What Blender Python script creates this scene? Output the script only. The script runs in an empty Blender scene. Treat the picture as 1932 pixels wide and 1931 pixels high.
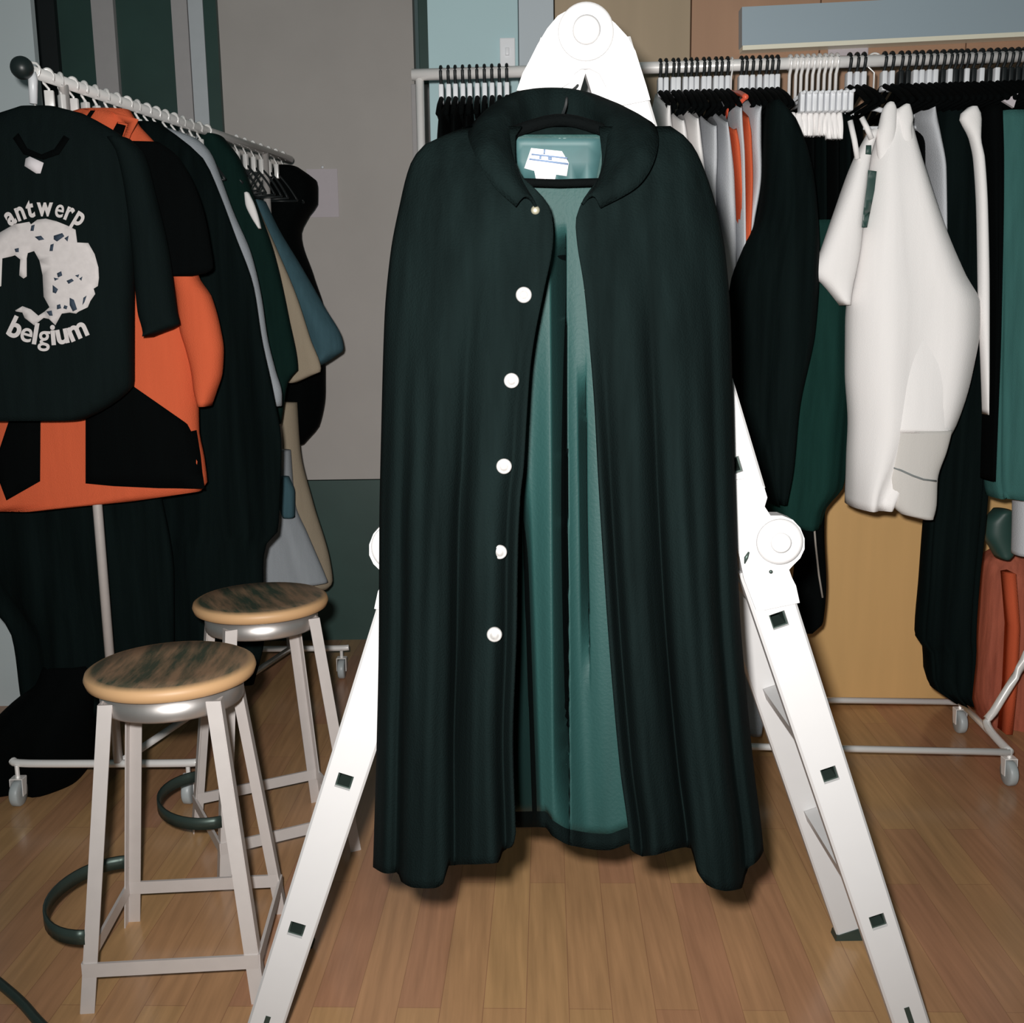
import bpy, bmesh, math, random
from math import sin, cos, pi, radians, sqrt, exp, atan2
from mathutils import Vector, Matrix
from mathutils.bvhtree import BVHTree
from mathutils.geometry import delaunay_2d_cdt

random.seed(7)
SC = bpy.context.scene
COL = SC.collection

# ------------------------------------------------------------------ camera
FPX, PITCH, ROLL, CAMZ = 2000.0, radians(9.8), radians(0.8), 1.28
CF = Vector((0, cos(PITCH), -sin(PITCH)))
_R0 = Vector((1, 0, 0)); _U0 = Vector((0, sin(PITCH), cos(PITCH)))
CR = _R0 * cos(ROLL) - _U0 * sin(ROLL)
CU = _U0 * cos(ROLL) + _R0 * sin(ROLL)
CP = Vector((0, 0, CAMZ))
cam = bpy.data.cameras.new('camera')
cam.sensor_width = 36.0; cam.sensor_fit = 'HORIZONTAL'
cam.lens = FPX / 1932 * 36; cam.clip_start = 0.02; cam.clip_end = 60
cam_o = bpy.data.objects.new('camera', cam); COL.objects.link(cam_o)
M_ = Matrix((CR, CU, -CF)).transposed().to_4x4(); M_.translation = CP
cam_o.matrix_world = M_
SC.camera = cam_o

# ------------------------------------------------------------------ light: room ambient + the camera's flash
W = bpy.data.worlds.new('world'); SC.world = W; W.use_nodes = True
W.node_tree.nodes['Background'].inputs[0].default_value = (0.60, 0.85, 0.84, 1)
W.node_tree.nodes['Background'].inputs[1].default_value = 0.075
fl_ = bpy.data.lights.new('flash', 'SPOT'); fl_.energy = 300; fl_.shadow_soft_size = 0.025
fl_.spot_size = radians(112); fl_.spot_blend = 1.0; fl_.color = (1.0, 0.97, 0.94)
fl_o = bpy.data.objects.new('flash', fl_); COL.objects.link(fl_o); fl_o.location = (-0.05, 0.0, CAMZ + 0.07)
fl_o.rotation_euler = (radians(90 - 3), 0, radians(-4))
SC.view_settings.view_transform = 'Standard'; SC.view_settings.look = 'None'
SC.view_settings.exposure = 0.0; SC.view_settings.gamma = 1.0
SC.view_settings.use_curve_mapping = False

# ------------------------------------------------------------------ helpers
def pdir(x, y):
    return CF * FPX + CR * (x - 966) + CU * (965.5 - y)
def at(x, y, Y):
    d = pdir(x, y); return CP + d * (Y / d.y)
def onz(x, y, z=0.0):
    d = pdir(x, y); return CP + d * ((z - CAMZ) / d.z)
def lerp(a, b, t): return a + (b - a) * t
def smooth(t): t = max(0, min(1, t)); return t * t * (3 - 2 * t)
def curve1(pts):
    """monotone cubic through (t, v) points"""
    xs = [p[0] for p in pts]; ys = [p[1] for p in pts]; n = len(xs)
    h = [xs[i+1]-xs[i] for i in range(n-1)]; dl = [(ys[i+1]-ys[i])/h[i] for i in range(n-1)]
    m = [0]*n
    for i in range(n):
        if i == 0: m[i] = dl[0]
        elif i == n-1: m[i] = dl[-1]
        else: m[i] = 0 if dl[i-1]*dl[i] <= 0 else 2*dl[i-1]*dl[i]/(dl[i-1]+dl[i])
    def f(x):
        if x <= xs[0]: return ys[0]
        if x >= xs[-1]: return ys[-1]
        i = 0
        while x > xs[i+1]: i += 1
        t = (x-xs[i])/h[i]; t2 = t*t; t3 = t2*t
        return (2*t3-3*t2+1)*ys[i] + (t3-2*t2+t)*h[i]*m[i] + (-2*t3+3*t2)*ys[i+1] + (t3-t2)*h[i]*m[i+1]
    return f
def catmull(P, n):
    out = []
    m = len(P)
    for k in range(n):
        s = k/(n-1)*(m-1); i = min(int(s), m-2); t = s-i
        p0 = P[max(i-1, 0)]; p1 = P[i]; p2 = P[i+1]; p3 = P[min(i+2, m-1)]
        out.append(0.5*((2*p1)+(p2-p0)*t+(2*p0-5*p1+4*p2-p3)*t*t+(3*p1-p0-3*p2+p3)*t*t*t))
    return out

def srgb(c):
    def f(v):
        v /= 255.0
        return v/12.92 if v <= 0.04045 else ((v+0.055)/1.055)**2.4
    return (f(c[0]), f(c[1]), f(c[2]), 1)
MATS = {}
def mat(name, col, rough=0.6, metal=0.0, var=0.12, scale=(30, 30, 30), bump=0.0, bscale=200.0, spec=0.5, sheen=0.0, lin=False):
    """principled with a procedural tone variation and optional fine bump"""
    if name in MATS: return MATS[name]
    m = bpy.data.materials.new(name); m.use_nodes = True
    nt = m.node_tree; b = nt.nodes['Principled BSDF']
    c = tuple(col)+(1,) if lin else srgb(col)
    b.inputs['Roughness'].default_value = rough; b.inputs['Metallic'].default_value = metal
    b.inputs['Specular IOR Level'].default_value = spec
    if sheen: b.inputs['Sheen Weight'].default_value = sheen
    tc = nt.nodes.new('ShaderNodeTexCoord'); mp = nt.nodes.new('ShaderNodeMapping')
    mp.inputs['Scale'].default_value = scale
    nz = nt.nodes.new('ShaderNodeTexNoise'); nz.inputs['Scale'].default_value = 1.0; nz.inputs['Detail'].default_value = 4
    rp = nt.nodes.new('ShaderNodeMixRGB')
    rp.inputs[1].default_value = tuple(max(0, v*(1-var)) for v in c[:3])+(1,)
    rp.inputs[2].default_value = tuple(min(1, v*(1+var)) for v in c[:3])+(1,)
    nt.links.new(tc.outputs['Object'], mp.inputs[0]); nt.links.new(mp.outputs[0], nz.inputs[0])
    nt.links.new(nz.outputs[0], rp.inputs[0]); nt.links.new(rp.outputs[0], b.inputs['Base Color'])
    if bump:
        n2 = nt.nodes.new('ShaderNodeTexNoise'); n2.inputs['Scale'].default_value = bscale; n2.inputs['Detail'].default_value = 3
        nt.links.new(tc.outputs['Object'], n2.inputs[0])
        bp = nt.nodes.new('ShaderNodeBump'); bp.inputs['Strength'].default_value = bump; bp.inputs['Distance'].default_value = 0.003
        nt.links.new(n2.outputs[0], bp.inputs['Height']); nt.links.new(bp.outputs[0], b.inputs['Normal'])
    MATS[name] = m; return m
def fabric(name, lin, var=0.25, bump=0.5, spec=0.06, scale=(60, 60, 6)): 
    return mat(name, lin, rough=0.9, var=var, scale=scale, bump=bump, bscale=350, spec=spec, lin=True)

BLACK = fabric('black_wool', (0.0034, 0.0066, 0.0065), var=0.85, spec=0.03, scale=(30, 30, 1.6))
JET = fabric('jet_black_cloth', (0.0010, 0.0017, 0.0018))
TEE = fabric('black_jersey', (0.0045, 0.0085, 0.0085))
LINING = mat('teal_lining', (0.012, 0.046, 0.043), rough=0.6, var=0.2, scale=(40, 40, 4), spec=0.25, bump=0.2, lin=True)
GREEN = fabric('dark_green_cloth', (0.008, 0.034, 0.028))
TEAL = fabric('teal_cloth', (0.045, 0.135, 0.125))
DKGREEN = fabric('deep_green_cloth', (0.005, 0.018, 0.015))
BLUEC = fabric('slate_blue_cloth', (0.055, 0.115, 0.14))
ORANGE = fabric('orange_cloth', (0.62, 0.115, 0.048), var=0.08)
RED = fabric('rust_red_cloth', (0.40, 0.115, 0.07), var=0.6)
WHITEC = fabric('white_cotton', (0.88, 0.86, 0.85), var=0.03, bump=0.2)
GREYC = fabric('pale_grey_cloth', (0.55, 0.57, 0.60), var=0.08)
SILVERC = fabric('silver_grey_cloth', (0.34, 0.37, 0.40), var=0.1)
TANC = fabric('tan_cloth', (0.36, 0.30, 0.22), var=0.1)
LADW = mat('white_ladder_enamel', (0.56, 0.555, 0.555), rough=0.4, var=0.02, spec=0.4, lin=True)
DARKP = mat('dark_plastic', (0.012, 0.02, 0.02), rough=0.4, lin=True)
CHROME = mat('chrome', (0.92, 0.90, 0.88), rough=0.3, metal=0.2, var=0.03, lin=True)
STEEL = mat('painted_steel', (0.60, 0.56, 0.54), rough=0.4, metal=0.25, var=0.06, lin=True)
DSTEEL = mat('dark_steel', (0.05, 0.075, 0.065), rough=0.4, metal=0.5, var=0.2, lin=True)
PLASW = mat('white_plastic', (0.80, 0.82, 0.85), rough=0.35, var=0.03, lin=True)
PRINT = mat('white_print', (0.62, 0.58, 0.57), rough=0.7, var=0.12, scale=(80, 80, 80), lin=True)
PAPER = mat('paper', (0.55, 0.50, 0.53), rough=0.8, var=0.03, lin=True)
BUTTON = mat('silver_button', (0.40, 0.39, 0.38), rough=0.45, metal=0.3, var=0.35, scale=(180, 180, 180), lin=True)

def base_of(verts):
    xs = [v.x for v in verts]; ys = [v.y for v in verts]; zs = [v.z for v in verts]
    return Vector(((min(xs)+max(xs))/2, (min(ys)+max(ys))/2, min(zs)))
def link(name, me, parent=None):
    o = bpy.data.objects.new(name, me); COL.objects.link(o)
    if parent is not None: o.parent = parent
    return o
def build(name, bm, m, parent=None, smooth_=True, local=False, m2=None):
    """bm is in world coordinates unless local; top-level meshes get their origin at their base"""
    bmesh.ops.recalc_face_normals(bm, faces=bm.faces)
    me = bpy.data.meshes.new(name)
    loc = Vector((0, 0, 0))
    if not local:
        if parent is None:
            loc = base_of([v.co for v in bm.verts])
        else:
            loc = world_loc(parent)
        for v in bm.verts: v.co -= loc
    bm.to_mesh(me); bm.free()
    if smooth_:
        for p in me.polygons: p.use_smooth = True
    me.materials.append(m)
    if m2: me.materials.append(m2)
    o = link(name, me, parent)
    if parent is None: o.location = loc
    return o
def world_loc(o):
    l = Vector(o.location); p = o.parent
    while p: l += Vector(p.location); p = p.parent
    return l
def tag(o, label, cat, group=None, kind=None):
    o['label'] = label; o['category'] = cat
    if group: o['group'] = group
    if kind: o['kind'] = kind
    return o
def struct(o): o['kind'] = 'structure'; return o
def empty(name, loc, label, cat, group=None, rz=0):
    o = bpy.data.objects.new(name, None); COL.objects.link(o); o.location = loc; o.rotation_euler = (0, 0, rz)
    o.empty_display_size = 0.05
    return tag(o, label, cat, group)
def copy_tree(o, parent=None):
    c = o.copy(); COL.objects.link(c); c.parent = parent
    for ch in list(o.children): copy_tree(ch, c)
    return c

def box(bm, c, s, M=None, bev=0.0):
    """box centred c, full sizes s, optional 3x3/4x4 rotation"""
    t = bmesh.new(); bmesh.ops.create_cube(t, size=1.0)
    for v in t.verts: v.co = Vector((v.co.x*s[0], v.co.y*s[1], v.co.z*s[2]))
    if bev: bmesh.ops.bevel(t, geom=t.edges[:], offset=bev, segments=2, affect='EDGES', profile=0.6)
    for v in t.verts:
        q = M @ v.co if M is not None else v.co
        v.co = q + Vector(c)
    merge(bm, t)
def merge(bm, t):
    mp = {}
    for v in t.verts: mp[v] = bm.verts.new(v.co)
    for f in t.faces:
        try: nf = bm.faces.new([mp[v] for v in f.verts]); nf.material_index = f.material_index
        except ValueError: pass
    t.free()
def tube(bm, pts, r, n=10, caps=True, closed=False, flat=None):
    """sweep a circle (or a flat w x h rectangle-ish section) along pts"""
    pts = [Vector(p) for p in pts]; N = len(pts); rings = []
    up = Vector((0, 0, 1))
    for i, p in enumerate(pts):
        if closed: d = pts[(i+1) % N]-pts[i-1]
        else: d = pts[min(i+1, N-1)]-pts[max(i-1, 0)]
        d.normalize()
        a = up if abs(d.dot(up)) < 0.9 else Vector((0, 1, 0)) if abs(d.y) < .9 else Vector((1, 0, 0))
        s = d.cross(a).normalized(); u = s.cross(d).normalized()
        rr = r[i] if isinstance(r, (list, tuple)) else r
        if flat:
            w, h = flat
            sec = [(w, h), (-w, h), (-w, -h), (w, -h)]
            rings.append([bm.verts.new(p + s*(q[0]/2) + u*(q[1]/2)) for q in sec])
        else:
            rings.append([bm.verts.new(p + (s*cos(2*pi*k/n)+u*sin(2*pi*k/n))*rr) for k in range(n)])
    K = len(rings[0])
    for i in range(N if closed else N-1):
        A = rings[i]; B = rings[(i+1) % N]
        for k in range(K): bm.faces.new((A[k], A[(k+1) % K], B[(k+1) % K], B[k]))
    if caps and not closed:
        bm.faces.new(rings[0][::-1]); bm.faces.new(rings[-1])
def lathe(bm, prof, c, n=32, axis='Z'):
    """profile of (r, h) about an axis through c"""
    rings = []
    for r, h in prof:
        ring = []
        for k in range(n):
            a = 2*pi*k/n
            q = Vector((r*cos(a), r*sin(a), h)) if axis == 'Z' else Vector((r*cos(a), h, r*sin(a))) if axis == 'Y' else Vector((h, r*cos(a), r*sin(a)))
            ring.append(bm.verts.new(Vector(c)+q))
        rings.append(ring)
    for i in range(len(rings)-1):
        A, B = rings[i], rings[i+1]
        for k in range(n): bm.faces.new((A[k], A[(k+1) % n], B[(k+1) % n], B[k]))
    bm.faces.new(rings[0][::-1]); bm.faces.new(rings[-1])
def prism(bm, pts, dv):
    """extrude polygon of 3D points by vector dv"""
    A = [bm.verts.new(Vector(p)) for p in pts]; B = [bm.verts.new(Vector(p)+Vector(dv)) for p in pts]
    n = len(A)
    bm.faces.new(A); bm.faces.new(B[::-1])
    for k in range(n): bm.faces.new((A[k], B[k], B[(k+1) % n], A[(k+1) % n]))
def tube_obj(name, pts, r, m, parent=None, n=10, **kw):
    bm = bmesh.new(); tube(bm, pts, r, n, **kw); return build(name, bm, m, parent)

def loft_bm(rows, Y, hd, n=40, nv=48, e=0.8, shear=0.0, folds=(), slope=0.0, hem=0.0, near=0.0):
    """hanging cloth: rows (y, xl, xr) of its outline, half depth hd (number or (t, hd) list), rounded section.
    folds: (amplitude, waves, phase); slope: how far the near and far edges of the top drop."""
    y0, y1 = rows[0][0], rows[-1][0]
    fl = curve1([(r[0], r[1]) for r in rows]); fr = curve1([(r[0], r[2]) for r in rows])
    fd = curve1(hd) if isinstance(hd, (list, tuple)) else (lambda t: hd)
    Yu = Y - near
    bm = bmesh.new(); rings = []
    for i in range(nv+1):
        t = i/nv; y = lerp(y0, y1, t)
        d = fd(t)
        L = at(fl(y), y, Yu); R = at(fr(y), y, Yu)
        w = (R.x-L.x)/2
        if shear:
            L = at(fl(y), y, Yu+shear*w); R = at(fr(y), y, Yu-shear*w)
        Lz, Rz = L.z, R.z
        ring = []
        for k in range(n):
            a = 2*pi*k/n
            ca, sa = cos(a), sin(a)
            cx = math.copysign(abs(ca)**e, ca); sy = math.copysign(abs(sa)**e, sa)
            f = 0
            for (A, wv, ph) in folds:
                f += A*min(1, t*1.6)*sin(wv*cx + ph + 0.7*sin(2.2*t+ph))
            x = lerp(L.x, R.x, (cx+1)/2); yy = lerp(L.y, R.y, (cx+1)/2) + near + d*sy + f
            z = lerp(Lz, Rz, (cx+1)/2) + slope*(1-abs(sy))*(1-t)**3
            if hem: z += hem*(t**8)*sin(wv*cx+ph+1.0) if folds else hem*(t**8)*sin(5*cx)
            ring.append(bm.verts.new((x, yy, z)))
        rings.append(ring)
    for i in range(nv):
        A, B = rings[i], rings[i+1]
        for k in range(n): bm.faces.new((A[k], A[(k+1) % n], B[(k+1) % n], B[k]))
    for ring, off in ((rings[0], 0.004), (rings[-1], 0.02)):
        c = sum((v.co for v in ring), Vector())/n + Vector((0, 0, off))
        cv = bm.verts.new(c)
        for k in range(n):
            try: bm.faces.new((ring[k], ring[(k+1) % n], cv))
            except ValueError: pass
    return bm
def loft(name, rows, Y, hd, m, parent=None, **kw):
    return build(name, loft_bm(rows, Y, hd, **kw), m, parent)

def bvh_of(*objs):
    vs = []; fs = []
    for o in objs:
        off = len(vs); l = world_loc(o)
        vs += [v.co + l for v in o.data.vertices]
        fs += [[i+off for i in p.vertices] for p in o.data.polygons]
    return BVHTree.FromPolygons(vs, fs)
def stick(bv, x, y, off=0.003, fb=2.0):
    d = pdir(x, y).normalized()
    h = bv.ray_cast(CP, d)
    if h[0] is None: return at(x, y, fb)
    return h[0] - Vector((0, off, 0))
def fill2d(P, step=None):
    """triangles filling a (concave) outline, with inner points on a grid"""
    pts = []
    n = len(P)
    for i in range(n):
        a = Vector(P[i]); b = Vector(P[(i+1) % n]); k = max(1, int((b-a).length/step)) if step else 1
        for j in range(k): pts.append(a.lerp(b, j/k))
    m = len(pts)
    if step:
        x0 = min(p.x for p in pts); x1 = max(p.x for p in pts); y0 = min(p.y for p in pts); y1 = max(p.y for p in pts)
        x = x0+step/2
        while x < x1:
            y = y0+step/2
            while y < y1:
                ins = False
                for i in range(m):
                    a, b = pts[i], pts[(i+1) % m]
                    if (a.y > y) != (b.y > y) and x < (b.x-a.x)*(y-a.y)/(b.y-a.y)+a.x: ins = not ins
                if ins and min((Vector((x, y))-q).length for q in pts[:m]) > step*0.3: pts.append(Vector((x, y)))
                y += step
            x += step
    r = delaunay_2d_cdt(pts, [], [list(range(m))], 1, 1e-5)
    return [tuple(v) for v in r[0]], r[2]
def slab(bm, P, y, dep):
    """plate in the XZ plane with a concave outline P of (x, z), from y to y+dep"""
    vs, fs = fill2d(P)
    n = len(P)
    A = [bm.verts.new((v[0], y, v[1])) for v in vs]; B = [bm.verts.new((v[0], y+dep, v[1])) for v in vs]
    cnt = {}
    for f in fs:
        bm.faces.new([A[i] for i in f]); bm.faces.new([B[i] for i in f][::-1])
        for k in range(len(f)):
            e = (f[k], f[(k+1) % len(f)]); key = tuple(sorted(e)); cnt[key] = cnt.get(key, 0)+1
    for (i, j), c in cnt.items():
        if c == 1: bm.faces.new((A[i], A[j], B[j], B[i]))
def decal_bm(polys, bv, off=0.003, cell=0.02, thick=0.002, fb=2.0):
    """cut cloth / print pieces (polygons in picture units) laid over a surface and given thickness"""
    bm = bmesh.new()
    for P in polys:
        t = bmesh.new()
        vs, fs = fill2d(P, cell*1000)
        V = [t.verts.new(stick(bv, p[0], p[1], off, fb)) for p in vs]
        for f in fs: t.faces.new([V[i] for i in f])
        r = bmesh.ops.extrude_face_region(t, geom=t.faces[:])
        for g in r['geom']:
            if isinstance(g, bmesh.types.BMVert): g.co += Vector((0, -thick, 0))
        merge(bm, t)
    return bm

# ------------------------------------------------------------------ the room
YW = 3.45      # panelled wall behind the long rack
YG = 4.30      # grey wall and doors behind the short rack
def px_box(name, x0, y0, x1, y1, Y, depth, m, parent=None, bev=0.003):
    """upright board whose front is at Y"""
    a = at(x0, y1, Y); b = at(x1, y0, Y); a2 = at(x0, y0, Y); b2 = at(x1, y1, Y)
    xa = (a.x+a2.x)/2; xb = (b.x+b2.x)/2; za = (a.z+b2.z)/2; zb = (b.z+a2.z)/2
    bm = bmesh.new(); box(bm, ((xa+xb)/2, Y+depth/2, (za+zb)/2), (xb-xa, depth, zb-za), bev=bev)
    return build(name, bm, m, parent, smooth_=False)
def wbox(name, x0, x1, y0, y1, z0, z1, m, parent=None, bev=0.0):
    bm = bmesh.new(); box(bm, ((x0+x1)/2, (y0+y1)/2, (z0+z1)/2), (x1-x0, y1-y0, z1-z0), bev=bev)
    return build(name, bm, m, parent, smooth_=False)

def floor_mat():
    m = bpy.data.materials.new('oak_floorboards'); m.use_nodes = True
    nt = m.node_tree; b = nt.nodes['Principled BSDF']; L = nt.links.new
    tc = nt.nodes.new('ShaderNodeTexCoord'); mp = nt.nodes.new('ShaderNodeMapping')
    mp.inputs['Rotation'].default_value = (0, 0, radians(90 + 2)); L(tc.outputs['Object'], mp.inputs[0])
    br = nt.nodes.new('ShaderNodeTexBrick')
    br.inputs['Color1'].default_value = (0.425, 0.215, 0.122, 1); br.inputs['Color2'].default_value = (0.50, 0.30, 0.135, 1)
    br.inputs['Mortar'].default_value = (0.33, 0.17, 0.09, 1)
    br.inputs['Scale'].default_value = 1.0; br.inputs['Mortar Size'].default_value = 0.0009; br.inputs['Mortar Smooth'].default_value = 0.3
    br.inputs['Brick Width'].default_value = 0.74; br.inputs['Row Height'].default_value = 0.082
    br.inputs['Bias'].default_value = -0.1; br.offset = 0.37
    L(mp.outputs[0], br.inputs[0])
    mp2 = nt.nodes.new('ShaderNodeMapping'); mp2.inputs['Scale'].default_value = (60, 3.5, 1); L(tc.outputs['Object'], mp2.inputs[0])
    nz = nt.nodes.new('ShaderNodeTexNoise'); nz.inputs['Scale'].default_value = 1.0; nz.inputs['Detail'].default_value = 6; L(mp2.outputs[0], nz.inputs[0])
    n3 = nt.nodes.new('ShaderNodeTexNoise'); n3.inputs['Scale'].default_value = 1.7; L(tc.outputs['Object'], n3.inputs[0])
    mx = nt.nodes.new('ShaderNodeMixRGB'); mx.blend_type = 'OVERLAY'; mx.inputs[0].default_value = 0.35
    L(br.outputs[0], mx.inputs[1]); L(nz.outputs[0], mx.inputs[2])
    m3 = nt.nodes.new('ShaderNodeMixRGB'); m3.blend_type = 'OVERLAY'; m3.inputs[0].default_value = 0.25
    L(mx.outputs[0], m3.inputs[1]); L(n3.outputs[0], m3.inputs[2]); L(m3.outputs[0], b.inputs['Base Color'])
    b.inputs['Roughness'].default_value = 0.22; b.inputs['Specular IOR Level'].default_value = 0.45
    bp = nt.nodes.new('ShaderNodeBump'); bp.inputs['Strength'].default_value = 0.15; bp.inputs['Distance'].default_value = 0.002
    L(nz.outputs[0], bp.inputs['Height']); L(bp.outputs[0], b.inputs['Normal'])
    return m
struct(wbox('floor', -4, 4.5, -1.5, 4.6, -0.05, 0, floor_mat()))

def wood_mat(name, c, var=0.12, scale=(3, 3, 0.6)):
    return mat(name, c, rough=0.55, var=var, scale=(14, 14, 1.2), lin=True, spec=0.3)
WOODW = wood_mat('brown_wall_veneer', (0.42, 0.25, 0.16))
WOODL = wood_mat('olive_wall_veneer', (0.40, 0.31, 0.21))
AMBER = wood_mat('amber_veneer', (0.70, 0.43, 0.175))
PLINTH = wood_mat('brown_plinth', (0.36, 0.17, 0.08))
GREYW = mat('grey_wall_paint', (0.47, 0.44, 0.415), rough=0.8, var=0.10, scale=(4, 4, 4), lin=True)
BLUEW = mat('pale_blue_paint', (0.43, 0.60, 0.63), rough=0.7, var=0.04, scale=(3, 3, 3), lin=True)
GREYB = mat('blue_grey_paint', (0.48, 0.54, 0.58), rough=0.7, var=0.05, scale=(3, 3, 3), lin=True)
LEFTW = mat('pale_left_wall', (0.55, 0.62, 0.64), rough=0.75, var=0.06, scale=(3, 3, 3), lin=True)
DGREEN = mat('dark_green_paint', (0.025, 0.065, 0.055), rough=0.5, var=0.25, scale=(5, 5, 5), lin=True)
DBLACK = mat('black_paint', (0.007, 0.010, 0.011), rough=0.5, lin=True)
MULL = mat('grey_frame_paint', (0.46, 0.44, 0.44), rough=0.6, var=0.05, lin=True)
MULLB = mat('light_frame_paint', (0.56, 0.60, 0.63), rough=0.6, var=0.05, lin=True)

def wall_back():
    bm = bmesh.new()
    edges = [1046, 1303, 1546, 1822, 2250, 2700]
    X = [at(x, 100, YW).x for x in edges]
    for i in range(len(X)-1):
        g = 0.002
        box(bm, ((X[i]+X[i+1])/2, YW+0.05, 2.15), (X[i+1]-X[i]-2*g, 0.1, 1.7), bev=0.002)
        for f in bm.faces[-30:]: pass
    o = build('wall_back', bm, WOODW, smooth_=False, m2=WOODL)
    # the first board from the left is the olive one
    for p in o.data.polygons:
        c = sum((Vector(o.data.vertices[i].co) for i in p.vertices), Vector())/len(p.vertices)+o.location
        if c.x < X[1]: p.material_index = 1
    return struct(o)
wall_back()
XL = at(812, 100, YW).x
struct(wbox('wall_back_low', XL, 4.5, YW, YW+0.1, 0.0, 1.30, AMBER))
struct(px_box('trim_1', 979, -260, 1045, 420, YW, 0.1, GREYB))
struct(wbox('wall_return', XL+0.004, XL+0.10, YW+0.1, YG, 0, 3.0, GREYW))
# grey wall with a dark lower band
x0, x1 = at(402, 300, YG).x, at(786, 300, YG).x
zb = at(640, 905, YG).z
struct(wbox('wall_grey', x0, x1, YG, YG+0.1, zb, 3.0, GREYW))
struct(wbox('wall_grey_low', at(-500, 900, YG).x, XL+0.1, YG, YG+0.1, 0, zb-0.004, DGREEN))
struct(px_box('trim_2', 786, -300, 812, 158, YG-0.02, 0.05, DGREEN))
struct(px_box('trim_3', 786, 158, 840, 905, YG-0.01, 0.05, MULL))
# dark double door with pale uprights
xd0 = at(40, 300, YG).x
struct(wbox('door_1', xd0, x0-0.002, YG, YG+0.05, zb, 3.0, DGREEN))
def upright(name, xt, xb, w, m, dy=0.03):
    a = at(xt, -60, YG-dy); b = at(xb, 420, YG-dy); s = at(xt+w, -60, YG-dy).x-a.x
    bm = bmesh.new()
    pts = [Vector((a.x, YG-dy, 3.0)), Vector((a.x+s, YG-dy, 3.0)), Vector((a.x+s, YG-dy, zb)), Vector((a.x, YG-dy, zb))]
    prism(bm, pts, (0, dy-0.001, 0)); return struct(build(name, bm, m, smooth_=False))
upright('trim_4', 58, 60, 38, DBLACK)
upright('trim_5', 166, 172, 42, MULL)
upright('trim_6', 318, 326, 30, MULL)
upright('trim_7', 350, 358, 28, MULLB)
upright('trim_8', 379, 384, 24, DGREEN)
# pale wall return at the far left
struct(wbox('wall_left', -3.6, at(62, 60, 3.55).x, 3.55, 3.58, 0, 3.0, LEFTW))

# things on the walls
t = px_box('blue_panel', 808, -260, 978, 440, YW, 0.06, BLUEW)
tag(t, 'pale blue wall panel behind the left end of the long clothes rail', 'panel')
sp = empty('wall_plate', at(957, 98, YW-0.02), 'small white rectangular wall plate at the edge of the blue panel', 'wall plate')
px_box('plate', 943, 71, 972, 126, YW-0.018, 0.018, PLASW, sp)
b_ = bmesh.new(); c_ = at(957, 98, YW-0.018); box(b_, (c_.x, c_.y-0.004, c_.z), (0.012, 0.012, 0.022), bev=0.002); build('rocker', b_, PLASW, sp)
SCRB = mat('screen_case_paint', (0.38, 0.47, 0.53), rough=0.5, var=0.05, scale=(2, 2, 2), lin=True)
CREAM = mat('cream_strip', (0.95, 0.91, 0.74), rough=0.4, var=0.02, lin=True)
ps = empty('screen_case', at(1700, 75, YW-0.15), 'long blue grey box with a cream lower edge high on the wood wall', 'screen case')
A = at(1400, 86, YW-0.05); B = at(1400, 13, YW-0.05); C = at(2300, 42, YW-0.05)
dx = (C-A); 
bm = bmesh.new()
prism(bm, [A, A+dx, A+dx+(B-A), B], (0, 0.048, 0)); build('case', bm, SCRB, ps, smooth_=False)
bm = bmesh.new(); dn = (A-B)*0.12
prism(bm, [A+dn+Vector((0.002, 0, 0)), A+dx+dn, A+dx, A+Vector((0.002, 0, 0))], (0, 0.048, 0)); build('lower_strip', bm, CREAM, ps, smooth_=False)
t = px_box('wall_card', 1562, 84, 1638, 128, YW-0.004, 0.004, PAPER)
tag(t, 'pale card on the wood wall just below the long blue grey box', 'card')
t = empty('notice_sheet', at(608, 411, YG-0.004), 'pale sheet of paper pinned to the grey wall', 'paper')
px_box('sheet', 580, 319, 638, 410, YG-0.004, 0.004, PAPER, t, bev=0)
bm = bmesh.new(); lathe(bm, [(0.004, 0), (0.006, -0.006), (0.003, -0.01)], at(609, 316, YG-0.004), 10, 'Y'); build('pin', bm, PLASW, t)

# ------------------------------------------------------------------ folding ladder, standing side-on
Y1, Y2 = 1.645, 2.045
RW, RD = 0.066, 0.028           # rail width, rail depth
APX = at(1105, 62, Y1)
holeR = at(1657, 1740, Y1)
SL = (holeR.x-APX.x)/(APX.z-holeR.z)
lad = empty('folding_ladder', (APX.x, (Y1+Y2)/2, 0), 'white articulated folding ladder standing astride behind the dark cape', 'ladder')
HOLE = 0.026
def rail_pt(side, s):
    """point on rail centre line, s = distance down from the apex"""
    k = 1/sqrt(1+SL*SL)
    return Vector((APX.x+side*SL*k*s, 0, APX.z-k*s))
LEN = APX.z*sqrt(1+SL*SL)
sh = (holeR-rail_pt(1, 0)); sh.y = 0; s_low = sh.length
RUNGS = [s_low-0.28*k for k in range(3)]
s_up = RUNGS[2]-0.312
RUNGS_U = [s_up, s_up-0.28, s_up-0.56]
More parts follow.
